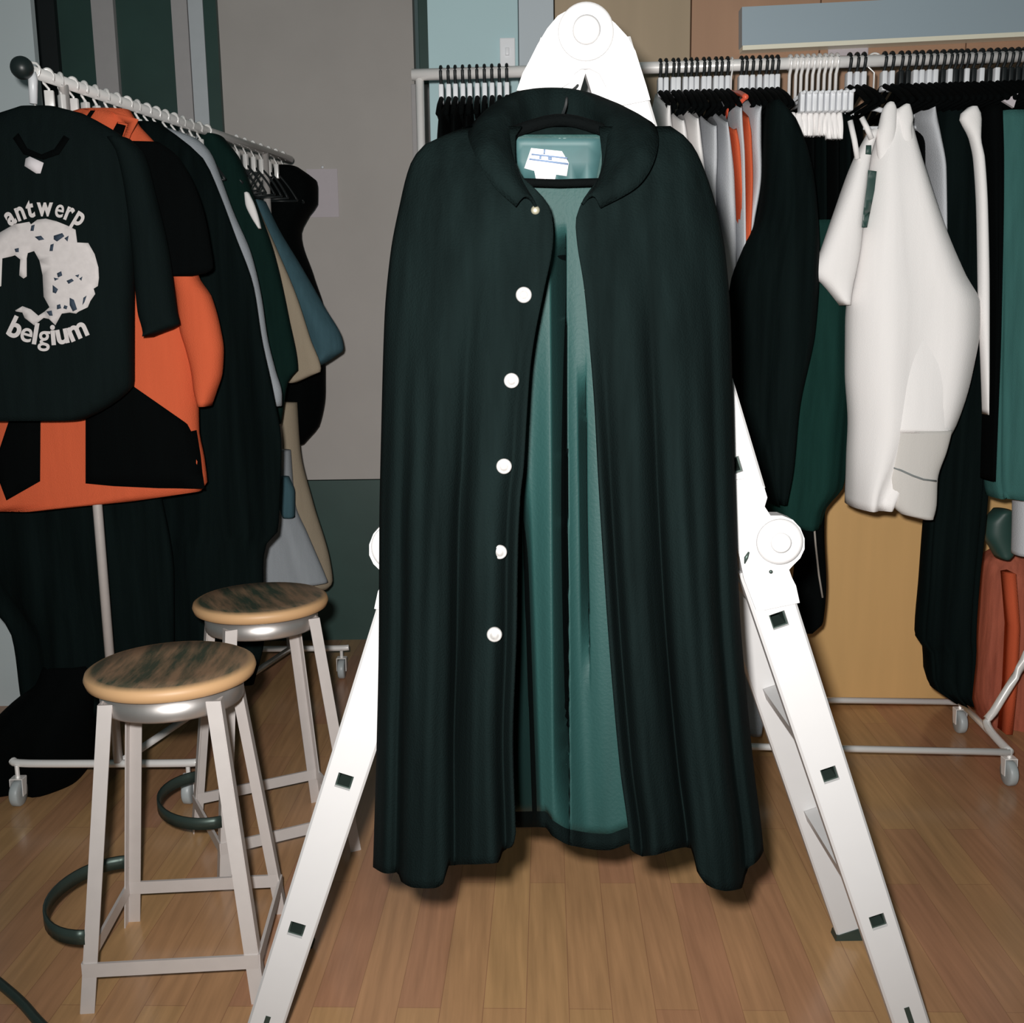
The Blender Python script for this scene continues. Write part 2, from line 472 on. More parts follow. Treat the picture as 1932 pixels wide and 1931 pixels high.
def rail(name, side, Y, s0, s1, holes, w=RW, w1=None, depth=RD, line=None):
    """tube rail with real square holes through its wide faces"""
    k = 1/sqrt(1+SL*SL); d = Vector((side*SL*k, 0, -k)); nrm = Vector((k, 0, side*SL*k))
    org = Vector((APX.x, Y, APX.z))
    w1 = w1 or w
    if line:
        p0, p1 = [Vector((APX.x+side*(p.x-APX.x), Y, p.z)) for p in line]
        d = (p1-p0).normalized(); nrm = Vector((-d.z*side, 0, d.x*side)); org = p0
        if side < 0: nrm = -nrm
    cuts = [s0]
    for h in sorted(holes):
        if s0+0.03 < h < s1-0.03: cuts += [h-HOLE/2, h+HOLE/2]
    cuts.append(s1)
    bm = bmesh.new(); V = {}
    def vtx(i, j, f):
        if (i, j, f) not in V:
            ww = lerp(w, w1, (cuts[i]-cuts[0])/(cuts[-1]-cuts[0]))
            cols = [-ww/2, -ww/2+0.004, -HOLE/2, HOLE/2, ww/2-0.004, ww/2]
            yy = f*depth + ((0.004 if f == 0 else -0.004) if j in (0, 5) else 0)
            V[(i, j, f)] = bm.verts.new(org + d*cuts[i] + nrm*cols[j] + Vector((0, yy, 0)))
        return V[(i, j, f)]
    n = len(cuts)
    for i in range(n-1):
        hole = (i % 2 == 1)
        for j in range(5):
            if hole and j == 2:
                for (p, q) in (((i, 2), (i+1, 2)), ((i+1, 2), (i+1, 3)), ((i+1, 3), (i, 3)), ((i, 3), (i, 2))):
                    bm.faces.new((vtx(*p, 0), vtx(*q, 0), vtx(*q, 1), vtx(*p, 1)))
                continue
            for f in (0, 1): bm.faces.new((vtx(i, j, f), vtx(i, j+1, f), vtx(i+1, j+1, f), vtx(i+1, j, f)))
        for j in (0, 5): bm.faces.new((vtx(i, j, 0), vtx(i+1, j, 0), vtx(i+1, j, 1), vtx(i, j, 1)))
    for i in (0, n-1):
        for j in range(5): bm.faces.new((vtx(i, j, 0), vtx(i, j+1, 0), vtx(i, j+1, 1), vtx(i, j, 1)))
    return build(name, bm, LADW, lad, smooth_=False)
s_mid = (Vector((at(1420, 1020, Y1).x, 0, at(1420, 1020, Y1).z))-rail_pt(1, 0)).length
UP0 = at(1142, 84, Y1); UP1 = at(1400, 936, Y1)
UH = (at(1383, 880, Y1)-UP0).dot((UP1-UP0).normalized())
for side in (1, -1):
    for Y in (Y1, Y2):
        rail('upper_rail', side, Y, 0.0, (UP1-UP0).length, [UH, UH-0.28], w=0.078, line=(UP0, UP1))
        lr = rail('lower_rail', side, Y, s_mid+0.045, LEN-0.013, RUNGS, w=0.073, w1=0.060)
        # rubber foot
        k = 1/sqrt(1+SL*SL); d = Vector((side*SL*k, 0, -k)); nrm = Vector((k, 0, side*SL*k))
        c = Vector((APX.x, Y+RD/2, APX.z))+d*(LEN-0.03)
        bm = bmesh.new()
        pts = [c+nrm*0.036-d*0.02, c-nrm*0.036-d*0.02]
        z0 = 0.0
        q1 = c-nrm*0.031; q2 = c+nrm*0.031
        P = [q2+d*0.008, q1+d*0.008, Vector((q1.x, q1.y, z0)), Vector((q2.x, q2.y, z0))]
        prism(bm, [p-Vector((0, RD/2+0.003, 0)) for p in P], (0, RD+0.006, 0)); build('rubber_foot', bm, DSTEEL, lad, smooth_=False)
# rungs: square tubes whose open ends show in the rails
def rung(side, s, line=None):
    k = 1/sqrt(1+SL*SL); d = Vector((side*SL*k, 0, -k)); nrm = Vector((k, 0, side*SL*k))
    c = Vector((APX.x, 0, APX.z))+d*s
    if line:
        p0, p1 = [Vector((APX.x+side*(p.x-APX.x), 0, p.z)) for p in line]
        d = (p1-p0).normalized(); nrm = Vector((-d.z, 0, d.x)); c = p0+d*s
    bm = bmesh.new(); rings = []
    h0 = HOLE/2-0.0005; h1 = HOLE/2-0.0028
    ya, yb = Y1+0.006, Y2+RD-0.006
    for (h, y) in ((h1, ya+0.1), (h1, ya), (h0, ya), (h0, yb), (h1, yb), (h1, yb-0.1)):
        rings.append([bm.verts.new(c+d*(a*h)+nrm*(b*h)+Vector((0, y, 0))) for a, b in ((1, 1), (1, -1), (-1, -1), (-1, 1))])
    for i in range(5):
        for q in range(4):
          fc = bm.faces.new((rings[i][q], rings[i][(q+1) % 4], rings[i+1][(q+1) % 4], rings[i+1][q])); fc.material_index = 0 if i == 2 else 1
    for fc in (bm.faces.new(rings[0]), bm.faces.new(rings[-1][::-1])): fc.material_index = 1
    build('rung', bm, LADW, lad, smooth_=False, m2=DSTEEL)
for side in (1, -1):
    for s in RUNGS: rung(side, s)
    for s in (UH, UH-0.28): rung(side, s, (UP0, UP1))
# hinges
def rounded_plate(bm, pts, y, dep, rad=0.012):
    prism(bm, [Vector((p[0], y, p[1])) for p in pts], (0, dep, 0))
def hinge_top(Y, sgn):
    bm = bmesh.new()
    poly = [(975, 172), (986, 140), (998, 118), (1014, 86), (1032, 56), (1052, 32), (1075, 19), (1100, 13), (1118, 15), (1138, 28),
            (1160, 46), (1182, 70), (1198, 98), (1208, 130), (1219, 165), (1226, 190), (1150, 205), (1143, 165), (1130, 140), (1112, 131), (1095, 132), (1082, 142), (1074, 158), (1052, 172), (1030, 180)]
    pts = [at(x, y, Y1) for x, y in poly]
    yf = Y-0.006 if sgn < 0 else Y
    slab(bm, [(p.x, p.z) for p in pts], yf, RD+0.006)
    o = build('top_hinge', bm, LADW, lad, smooth_=False)
    c = APX.copy(); c.y = yf
    bm = bmesh.new(); s = 1 if sgn < 0 else -1
    y0 = 0 if sgn < 0 else RD+0.006
    lathe(bm, [(0.041, y0+0.001*s), (0.040, y0-0.004*s), (0.034, y0-0.006*s), (0.032, y0-0.006*s)], c, 40, 'Y')
    build('hinge_disc', bm, LADW, lad)
    bm = bmesh.new()
    lathe(bm, [(0.020, y0-0.004*s), (0.020, y0-0.014*s), (0.016, y0-0.018*s), (0.011, y0-0.018*s), (0.010, y0-0.014*s)], c, 28, 'Y')
    build('hinge_bolt', bm, LADW, lad)
hinge_top(Y1, -1); hinge_top(Y2, 1)
tube_obj('spindle', [Vector((APX.x, Y1+RD-0.004, APX.z)), Vector((APX.x, Y2+0.002, APX.z))], 0.014, LADW, lad, n=16)
def hinge_mid(side, Y, sgn):
    mx = lambda x: APX.x + side*(at(x, 1020, Y1).x-APX.x)
    poly = [(1381, 906), (1402, 903), (1422, 908), (1440, 918), (1446, 938), (1441, 955), (1452, 972), (1474, 972), (1494, 980), (1508, 995),
            (1516, 1015), (1516, 1035), (1508, 1052), (1494, 1066), (1487, 1074), (1492, 1088), (1500, 1104), (1507, 1136), (1440, 1150), (1425, 1150), (1402, 1090), (1394, 1050), (1380, 1000), (1376, 950)]
    yf = Y-0.006 if sgn < 0 else Y
    P = []
    for x, y in poly:
        p = at(x, y, Y1); P.append(Vector((APX.x+side*(p.x-APX.x), yf, p.z)))
    bm = bmesh.new(); slab(bm, [(p.x, p.z) for p in P], yf, RD+0.006)
    build('side_hinge', bm, LADW, lad, smooth_=False)
    p = at(1469, 1021, Y1); c = Vector((APX.x+side*(p.x-APX.x), yf, p.z))
    s = 1 if sgn < 0 else -1; y0 = 0 if sgn < 0 else RD+0.006
    bm = bmesh.new(); lathe(bm, [(0.037, y0+0.001*s), (0.036, y0-0.005*s), (0.030, y0-0.008*s), (0.028, y0-0.008*s)], c, 36, 'Y')
    build('hinge_disc', bm, LADW, lad)
    bm = bmesh.new(); lathe(bm, [(0.016, y0-0.004*s), (0.016, y0-0.012*s), (0.012, y0-0.015*s), (0.008, y0-0.012*s)], c, 24, 'Y')
    build('hinge_bolt', bm, LADW, lad)
    if sgn < 0:   # lock slot and small rivet
        a = at(1411, 1040, Y1); b = at(1403, 1062, Y1)
        bm = bmesh.new()
        f = lambda q: Vector((APX.x+side*(q.x-APX.x), yf-0.0015, q.z))
        tube(bm, [f(a), f((a+b)/2)+Vector((-0.001*side, 0, 0)), f(b)], [0.0015, 0.0035, 0.001], 8); build('lock_slot', bm, DSTEEL, lad)
        r_ = at(1452, 1077, Y1); bm = bmesh.new(); lathe(bm, [(0.003, 0), (0.003, -0.002), (0.001, -0.003)], f(r_), 12, 'Y'); build('rivet', bm, DSTEEL, lad)
for side in (1, -1):
    hinge_mid(side, Y1, -1); hinge_mid(side, Y2, 1)
    k = 1/sqrt(1+SL*SL); d = Vector((side*SL*k, 0, -k)); nrm = Vector((k, 0, side*SL*k))
    c = Vector((APX.x, Y1-0.0008, APX.z))+d*(s_low+0.205)
    bm = bmesh.new(); prism(bm, [c+nrm*0.0045-d*0.035, c-nrm*0.0045-d*0.035, c-nrm*0.0045+d*0.035, c+nrm*0.0045+d*0.035], (0, 0.002, 0)); build('foot_slot', bm, DSTEEL, lad, smooth_=False)

# ------------------------------------------------------------------ the cape
YC = 1.535
outL = curve1([(172, 985), (205, 940), (240, 884), (255, 846), (275, 803), (310, 777), (390, 756), (480, 739), (600, 728), (800, 722), (1000, 718), (1200, 717), (1400, 713), (1700, 704)])
outR = curve1([(172, 1105), (205, 1160), (225, 1225), (245, 1272), (275, 1304), (310, 1322), (400, 1351), (480, 1366), (600, 1376), (750, 1380), (950, 1385), (1150, 1393), (1300, 1405), (1450, 1420), (1600, 1438), (1700, 1444)])
edL = curve1([(240, 985), (260, 972), (300, 972), (340, 990), (365, 1018), (400, 1040), (440, 1044), (470, 1042), (540, 1028), (640, 1008), (700, 1000), (800, 993), (880, 988), (940, 981), (1040, 976), (1200, 973), (1400, 966), (1560, 971), (1700, 975)])
edR = curve1([(240, 1130), (300, 1136), (340, 1128), (360, 1112), (385, 1096), (420, 1086), (450, 1088), (540, 1102), (640, 1112), (760, 1122), (900, 1130), (1040, 1139), (1200, 1150), (1300, 1158), (1450, 1172), (1590, 1190), (1700, 1196)])
hemL = curve1([(704, 1636), (730, 1648), (752, 1646), (760, 1664), (785, 1675), (815, 1676), (836, 1666), (843, 1634), (938, 1628), (948, 1606), (966, 1598), (976, 1562)])
hemR = curve1([(1186, 1590), (1198, 1608), (1215, 1616), (1298, 1599), (1310, 1602), (1316, 1642), (1335, 1670), (1365, 1681), (1394, 1677), (1406, 1646), (1432, 1620), (1444, 1600)])
hemB = curve1([(704, 1570), (960, 1562), (1030, 1561), (1045, 1578), (1075, 1595), (1145, 1604), (1186, 1592), (1300, 1575), (1444, 1570)])
dF = curve1([(240, 0.02), (300, 0.045), (400, 0.07), (700, 0.10), (1200, 0.125), (1700, 0.15)])
dB = curve1([(240, 0.02), (300, 0.04), (400, 0.055), (700, 0.06), (1700, 0.065)])
Y_TOP = 240.0
def g(x, c, w): return exp(-((x-c)/w)**2)
def cape_front(side, u, y, inset=0.0):
    """u 0 at the opening edge, 1 at the outer side"""
    e, o = (edL(y), outL(y)) if side < 0 else (edR(y), outR(y))
    x = lerp(e, o, u)
    mid = (outL(y)+outR(y))/2; hw = (outR(y)-outL(y))/2
    s = min(1, abs(x-mid)/hw)
    t = smooth((y-380)/1000)
    if side < 0: f = 0.045*g(u, 0.66, 0.15)-0.045*g(u, 0.44, 0.05)+0.016*g(u, 0.20, 0.12)-0.02*g(u, 0.07, 0.04)+0.016*g(u, 0.92, 0.06)-0.015*g(u, .84, .04)
    else: f = 0.048*g(u, 0.66, 0.16)-0.05*g(u, 0.44, 0.05)+0.016*g(u, 0.22, 0.14)-0.025*g(u, 0.08, 0.05)+0.016*g(u, 0.95, 0.06)-0.012*g(u, .86, .04)
    ff = 0.006*sin(u*23+y*0.002)+0.004*sin(u*41+1.3)
    Y = YC - (dF(y)-inset)*(max(0, 1-s**2.6))**0.5 - (f*t + ff*smooth((y-500)/600))*(1-0.75*g(u, 1.0, 0.07))
    return at(x, y, Y), x
def cape_back(u, y, inset=0.0):
    x = lerp(outL(y), outR(y), u)
    s = abs(u-0.5)*2
    t = smooth((y-380)/700)
    f = 0.020*sin(u*34+0.8)+0.010*sin(u*57+2)
    Y = YC + (dB(y)-inset)*(max(0, 1-s**3))**0.5 + f*t*0.5*(max(0, 1-s**4))
    Y = min(Y, 1.612)
    # deep pleats falling back between the ladder's rails
    c1 = 1072+(y-1000)*0.006
    if c1-32 < x < c1: Y += 0.115*((x-c1+32)/32)**1.25*smooth((y-430)/60)*(1-0.8*smooth((y-1330)/260))
    c2 = 1110+(y-1000)*0.014
    if c2-18 < x < c2: Y += 0.07*((x-c2+18)/18)**1.1*smooth((y-680)/150)*(1-smooth((y-1030)/280))
    c3 = 1012+(y-1200)*0.035
    if x < c3:
        q = (c3-max(x, 962))/34
        Y += 0.15*q*min(1, q*2)*smooth((y-840)/250)*smooth((x-905)/57)
    return at(x, y, Y)
NF, NB, NV = 60, 440, 80
cape = empty('cape', (at(1075, 1640, YC).x, YC, at(1075, 1640, 1.42).z), 'long black cape with teal lining and silver buttons hanging open in front of the ladder', 'cape')
def cape_sheet(name, m, inset, ufrom, hem_up, top, thick, ytop=Y_TOP, parent=cape):
    bm = bmesh.new(); colz = []
    for side, rng in ((-1, [ufrom+(1-ufrom)*i/NF for i in range(NF+1)]),):
        for u in rng:
            xb = lerp(edL(1640), outL(1640), u); yb = hemL(xb)-hem_up
            colz.append([cape_front(-1, u, lerp(ytop, yb, j/NV), inset)[0] for j in range(NV+1)])
    for i in range(1, NB):
        u = i/NB; xb = lerp(outL(1600), outR(1600), u); yb = hemB(xb)-hem_up*1.15
        w = smooth(min(u, 1-u)/0.06)
        yb = lerp((hemL(704) if u < .5 else hemR(1444))-hem_up, yb, w)
        colz.append([cape_back(u, lerp(ytop, yb, j/NV), inset) for j in range(NV+1)])
    for i in range(NF+1):
        u = 1-(1-ufrom)*i/NF
        xb = lerp(edR(1640), outR(1640), u); yb = hemR(xb)-hem_up
        colz.append([cape_front(1, u, lerp(ytop, yb, j/NV), inset)[0] for j in range(NV+1)])
    V = [[bm.verts.new(p) for p in c] for c in colz]
    for i in range(len(V)-1):
        for j in range(NV): bm.faces.new((V[i][j], V[i+1][j], V[i+1][j+1], V[i][j+1]))
    o = build(name, bm, m, parent)
    md = o.modifiers.new('thick', 'SOLIDIFY'); md.thickness = thick; md.offset = 0
    return o
shell = cape_sheet('shell', BLACK, 0.0, 0.0, 0.0, Y_TOP, 0.004)
lining = cape_sheet('lining', LINING, 0.007, 0.10, 26, Y_TOP+14, 0.0015, ytop=Y_TOP+14)
lining['label'] = 'teal satin lining'
# collar: seam curve -> fold -> outer edge
Ncv = [(1012, 392, 1.462), (985, 345, 1.475), (968, 295, 1.50), (976, 258, 1.545), (1012, 254, 1.592), (1060, 258, 1.602), (1108, 258, 1.592), (1136, 256, 1.545), (1140, 300, 1.50), (1128, 345, 1.475), (1098, 386, 1.462)]
Tcv = [(1006, 380, 1.452), (978, 332, 1.462), (960, 278, 1.49), (963, 214, 1.54), (992, 176, 1.592), (1055, 169, 1.606), (1102, 180, 1.592), (1140, 222, 1.54), (1148, 280, 1.49), (1138, 335, 1.462), (1106, 375, 1.452)]
Ocv = [(974, 390, 1.446), (926, 344, 1.448), (893, 285, 1.47), (888, 243, 1.535), (936, 206, 1.622), (1056, 196, 1.636), (1168, 214, 1.622), (1232, 236, 1.535), (1238, 290, 1.47), (1205, 350, 1.448), (1132, 392, 1.446)]
NW = 72
cN, cT, cO = [catmull([at(*p) for p in c], NW) for c in (Ncv, Tcv, Ocv)]
bm = bmesh.new(); V = []
for k in range(NW):
    prof = []
    for j in range(9):
        t = j/8
        # quadratic through seam, fold, outer edge with a rounded fold
        a = cN[k]; b = cT[k]; c = cO[k]
        if t < 0.4: q = a.lerp(b, smooth(t/0.4)*0.98+0.02*t/0.4)
        else:
            s = (t-0.4)/0.6
            q = b.lerp(c, s) + Vector((0, 0, 0.008*sin(pi*s))) + Vector((0, -0.010*sin(pi*s)*abs(k/(NW-1)-0.5)*2, 0))
        prof.append(bm.verts.new(q))
    V.append(prof)
for i in range(NW-1):
    for j in range(8): bm.faces.new((V[i][j], V[i+1][j], V[i+1][j+1], V[i][j+1]))
collar = build('collar', bm, BLACK, cape)
md = collar.modifiers.new('thick', 'SOLIDIFY'); md.thickness = 0.004; md.offset = 0
bv = bvh_of(shell)
bl = bvh_of(lining)
for (x, y, r) in ((988, 557, 0.0108), (965, 718, 0.0103), (951, 879, 0.0106), (943, 1040, 0.0100), (933, 1195, 0.0106)):
    p = stick(bv, x, y, 0.006, 1.4)
    bm = bmesh.new(); lathe(bm, [(r*0.85, 0.010), (r, -0.001), (r*0.95, -0.003), (r*0.8, -0.004), (r*0.7, -0.0035), (r*0.45, -0.006), (r*0.15, -0.0068)], p, 28, 'Y')
    build('button', bm, BUTTON, cape)
p = stick(bv, 1010, 397, 0.002, 1.45)
bm = bmesh.new(); lathe(bm, [(0.0055, 0.002), (0.006, -0.001), (0.004, -0.003), (0.001, -0.0035)], p, 18, 'Y'); build('snap', bm, mat('brass_snap', (0.35, 0.33, 0.24), 0.35, 0.5, lin=True), cape)
# yoke piece with stitched upper seam and the white label
YOKE = mat('blue_teal_yoke', (0.030, 0.082, 0.085), rough=0.6, var=0.3, scale=(25, 25, 25), lin=True)
yk = build('neck_facing', decal_bm([[(972, 262), (1134, 262), (1132, 300), (1124, 342), (990, 342), (972, 300)]], bl, 0.003, 0.03, 0.001, 1.57), YOKE, cape)
by = bvh_of(yk)
st = [[(x, y), (x+w, y+1), (x+w, y+4), (x, y+4)] for x, y, w in ((1000, 250, 12), (1016, 253, 14), (1034, 256, 6), (1044, 257, 5), (1054, 258, 4), (1062, 258, 6), (1072, 257, 8), (1084, 256, 10), (1096, 254, 6), (1106, 257, 4))]
build('seam_stitch', decal_bm(st, bvh_of(collar, yk), 0.002, 0.03, 0.001, 1.57), mat('pale_thread', (0.16, 0.22, 0.21), 0.7, lin=True), cape)
LABELW = mat('label_cloth', (0.72, 0.68, 0.70), rough=0.8, var=0.04, lin=True)
lb = build('neck_label', decal_bm([[(1002, 280), (1060, 286), (1073, 308), (1069, 333), (1049, 330), (1046, 344), (1012, 342), (1008, 323), (989, 318), (996, 298)]], by, 0.002, 0.03, 0.0008, 1.56), LABELW, cape)
blb = bvh_of(lb)
LBT = mat('label_ink', (0.13, 0.19, 0.30), rough=0.8, lin=True)
dash = [[(1003, 290), (1070, 297), (1071, 300), (1002, 293)], [(1026, 282), (1029, 282), (1028, 292), (1025, 291)], [(999, 299), (1072, 308), (1072, 312), (998, 302)], [(1018, 294), (1022, 294), (1021, 301), (1017, 300)], [(1034, 296), (1041, 297), (1041, 303), (1034, 302)]]
build('label_lettering', decal_bm(dash, blb, 0.001, 0.03, 0.0005, 1.55), LBT, lb)
# hanger carrying the cape
hg = empty('coat_hanger', (at(1058, 200, YC).x, YC, at(1058, 345, YC).z), 'black coat hanger inside the shoulders of the dark cape', 'hanger')
bm = bmesh.new()
P = [at(x, y, YC) for x, y in ((815, 318), (880, 286), (960, 252), (1058, 226), (1150, 250), (1230, 282), (1298, 318))]
tube(bm, catmull(P, 30), 0.008, 10); build('shoulder_bar', bm, JET, hg)
bm = bmesh.new()
tube(bm, [at(815, 318, YC), at(880, 336, YC+0.0), at(960, 343, YC-0.004), at(1056, 346, YC-0.004), at(1150, 343, YC-0.004), at(1240, 334, YC), at(1298, 318, YC)], 0.0055, 10); build('trouser_bar', bm, JET, hg)
hk = at(1058, 226, YC)
bc = Vector((APX.x, Y1-0.016, APX.z))
bm = bmesh.new()
q = at(1094, 152, Y1+0.012); ys = Y1+RD+0.035
pts = [hk, hk+Vector((0.008, 0.025, 0.022)), at(1072, 178, Y1-0.025), q, Vector((APX.x-0.017, ys, APX.z-0.012)), Vector((APX.x-0.012, ys, APX.z+0.013)), Vector((APX.x+0.003, ys, APX.z+0.018)), Vector((APX.x+0.016, ys, APX.z+0.008))]
tube(bm, catmull([Vector(p) for p in pts], 36), 0.0022, 8); build('hook', bm, DBLACK, hg)

# ------------------------------------------------------------------ stools
def seat_mat():
    m = bpy.data.materials.new('worn_stool_wood'); m.use_nodes = True
    nt = m.node_tree; b = nt.nodes['Principled BSDF']; L = nt.links.new
    tc = nt.nodes.new('ShaderNodeTexCoord'); mp = nt.nodes.new('ShaderNodeMapping'); mp.inputs['Rotation'].default_value = (0, 0, radians(-62)); mp.inputs['Scale'].default_value = (26, 4, 10)
    nz = nt.nodes.new('ShaderNodeTexNoise'); nz.inputs['Scale'].default_value = 1.0; nz.inputs['Detail'].default_value = 7; nz.inputs['Roughness'].default_value = 0.65
    L(tc.outputs['Object'], mp.inputs[0]); L(mp.outputs[0], nz.inputs[0])
    cr = nt.nodes.new('ShaderNodeValToRGB')
    cr.color_ramp.elements[0].position = 0.40; cr.color_ramp.elements[0].color = (0.035, 0.06, 0.04, 1)
    cr.color_ramp.elements[1].position = 0.60; cr.color_ramp.elements[1].color = (0.27, 0.175, 0.105, 1)
    L(nz.outputs[0], cr.inputs[0])
    # paler worn rim
    ge = nt.nodes.new('ShaderNodeNewGeometry'); sx = nt.nodes.new('ShaderNodeSeparateXYZ')
    L(tc.outputs['Object'], sx.inputs[0])
    le = nt.nodes.new('ShaderNodeVectorMath'); le.operation = 'LENGTH'
    cb = nt.nodes.new('ShaderNodeCombineXYZ'); L(sx.outputs[0], cb.inputs[0]); L(sx.outputs[1], cb.inputs[1]); L(cb.outputs[0], le.inputs[0])
    mr = nt.nodes.new('ShaderNodeMapRange'); mr.inputs[1].default_value = 0.145; mr.inputs[2].default_value = 0.160; L(le.outputs['Value'], mr.inputs[0])
    mx = nt.nodes.new('ShaderNodeMixRGB'); mx.inputs[2].default_value = (0.56, 0.34, 0.17, 1); L(mr.outputs[0], mx.inputs[0]); L(cr.outputs[0], mx.inputs[1])
    L(mx.outputs[0], b.inputs['Base Color']); b.inputs['Roughness'].default_value = 0.5
    return m
SEATM = seat_mat()
RINGM = mat('polished_ring', (0.62, 0.59, 0.57), rough=0.38, metal=0.85, var=0.06, lin=True)
SH = 0.64
def make_stool(loc, rz, label):
    st_ = empty('stool', loc, label, 'stool', 'round wooden stools', rz)
    R = 0.163
    bm = bmesh.new(); lathe(bm, [(0.02, SH-0.030), (R-0.012, SH-0.030), (R-0.004, SH-0.026), (R, SH-0.014), (R-0.003, SH-0.005), (R-0.012, SH), (0.10, SH-0.003), (0.02, SH-0.004)], (0, 0, 0), 64)
    build('seat', bm, SEATM, st_, local=True)
    bm = bmesh.new(); lathe(bm, [(0.128, SH-0.074), (0.134, SH-0.074), (0.136, SH-0.070), (0.136, SH-0.030), (0.128, SH-0.030)], (0, 0, 0), 56)
    build('seat_ring', bm, RINGM, st_, local=True)
    lp = {}
    for sx in (-1, 1):
        for sy in (-1, 1):
            top = Vector((sx*0.112, sy*0.104, SH-0.045)); bot = Vector((sx*0.174, sy*0.160, 0.0))
            lp[(sx, sy)] = (top, bot)
            bm = bmesh.new()      # angle-iron leg, corner outwards
            for (ox, oy, wx, wy) in ((-sx*0.013, 0, 0.026, 0.003), (0, -sy*0.013, 0.003, 0.026)):
                A4 = [Vector((ox+i*wx/2, oy+j*wy/2, 0)) for i, j in ((-1, -1), (1, -1), (1, 1), (-1, 1))]
                va = [bm.verts.new(top+q) for q in A4]; vb = [bm.verts.new(bot+q) for q in A4]
                for q in range(4): bm.faces.new((va[q], va[(q+1) % 4], vb[(q+1) % 4], vb[q]))
                bm.faces.new(va); bm.faces.new(vb[::-1])
            build('leg', bm, STEEL, st_, local=True, smooth_=False)
    def lpt(k, z): a, b = lp[k]; return b.lerp(a, z/a.z)
    def bar(a, b, z):
        bm = bmesh.new(); tube(bm, [lpt(a, z), lpt(b, z)], 0.01, flat=(0.006, 0.028)); build('stretcher', bm, STEEL, st_, local=True, smooth_=False)
    bar((-1, -1), (1, -1), 0.085); bar((-1, 1), (1, 1), 0.085); bar((-1, -1), (-1, 1), 0.085); bar((1, -1), (1, 1), 0.085)
    a = lpt((-1, 1), 0.15); b = lpt((-1, -1), 0.15)
    pts = []
    for k in range(21):
        th = pi*k/20
        c = a.lerp(b, 0.5); h = (a-b).length/2
        pts.append(Vector((c.x-0.115*sin(th), c.y+h*cos(th), c.z)))
    bm = bmesh.new(); tube(bm, pts, 0.01, flat=(0.006, 0.028)); build('footrest_hoop', bm, DSTEEL, st_, local=True)
    return st_
p = onz(328, 1250, SH)
stool = make_stool((p.x-0.004, p.y-0.005, 0), radians(4), 'front wooden topped metal stool standing left of the ladder leg')
s2 = copy_tree(stool); p = onz(492, 1126, SH); s2.location = (p.x, p.y, 0); s2.rotation_euler = (0, 0, radians(28))
s2['label'] = 'rear wooden topped metal stool behind the front stool, partly in shade'

# cable on the floor
bm = bmesh.new(); a = onz(-60, 1808, .01); b = onz(30, 1882, .01); c = onz(75, 1931, .01); d = onz(140, 1995, .01)
tube(bm, catmull([a, b, c, d], 20), 0.0095, 10)
tag(build('cable', bm, DSTEEL, None), 'dark cable lying on the floor in the bottom left corner', 'cable')

# ------------------------------------------------------------------ clothes hangers (one kind each, copied)
def ring_pts(r, a0, a1, n, plane='YZ'):
    o = []
    for k in range(n):
        a = lerp(a0, a1, k/(n-1))
        o.append(Vector((0, r*cos(a), r*sin(a))) if plane == 'YZ' else Vector((r*cos(a), 0, r*sin(a))))
    return o
def make_hanger(name, label, group, hook_m, body_m, rr, bar_m=None, half=0.20, drop=0.10, neck=0.05, block=True, thick=0.007, plane='YZ', clip=False):
    """origin at the rail axis; the hook goes over a rail of radius rr"""
    h = empty(name, (0, 0, 0), label, 'hanger', group)
    ax = (lambda s, z: Vector((0, s, z))) if plane == 'YZ' else (lambda s, z: Vector((s, 0, z)))
    R = rr+0.004
    pts = ring_pts(R, radians(-35), radians(180), 14, plane) + [ax(-R*0.75, -R*0.75), ax(0, -R-0.010), ax(0, -R-neck)]
    bm = bmesh.new(); tube(bm, pts, 0.0045 if block else 0.0025, 8); build('hook', bm, hook_m, h, local=True)
    z0 = -R-neck
    bm = bmesh.new()
    if clip:
        tube(bm, [ax(-half, z0), ax(half, z0)], thick*0.6, 8)
        build('bar', bm, body_m, h, local=True)
        for s in (-1, 1):
            bm = bmesh.new()
            c = ax(s*half*0.8, z0-0.02)
            box(bm, c, (0.012, 0.03, 0.05) if plane == 'YZ' else (0.03, 0.012, 0.05), bev=0.003)
            build('clip', bm, body_m, h, local=True)
    else:
        P = [ax(-half, z0-drop), ax(-half*0.6, z0-drop*0.5), ax(-half*0.2, z0-0.01), ax(0, z0), ax(half*0.2, z0-0.01), ax(half*0.6, z0-drop*0.5), ax(half, z0-drop)]
        tube(bm, catmull(P, 20), thick, 8); tube(bm, [ax(-half, z0-drop), ax(half, z0-drop)], thick*0.7, 8)
        build('shoulder_bar', bm, bar_m or body_m, h, local=True)
        if block:
            bm = bmesh.new(); c = ax(0, z0+0.012)
            box(bm, c, (0.013, 0.030, 0.050) if plane == 'YZ' else (0.030, 0.013, 0.050), bev=0.003); build('neck_block', bm, body_m, h, local=True)
    return h

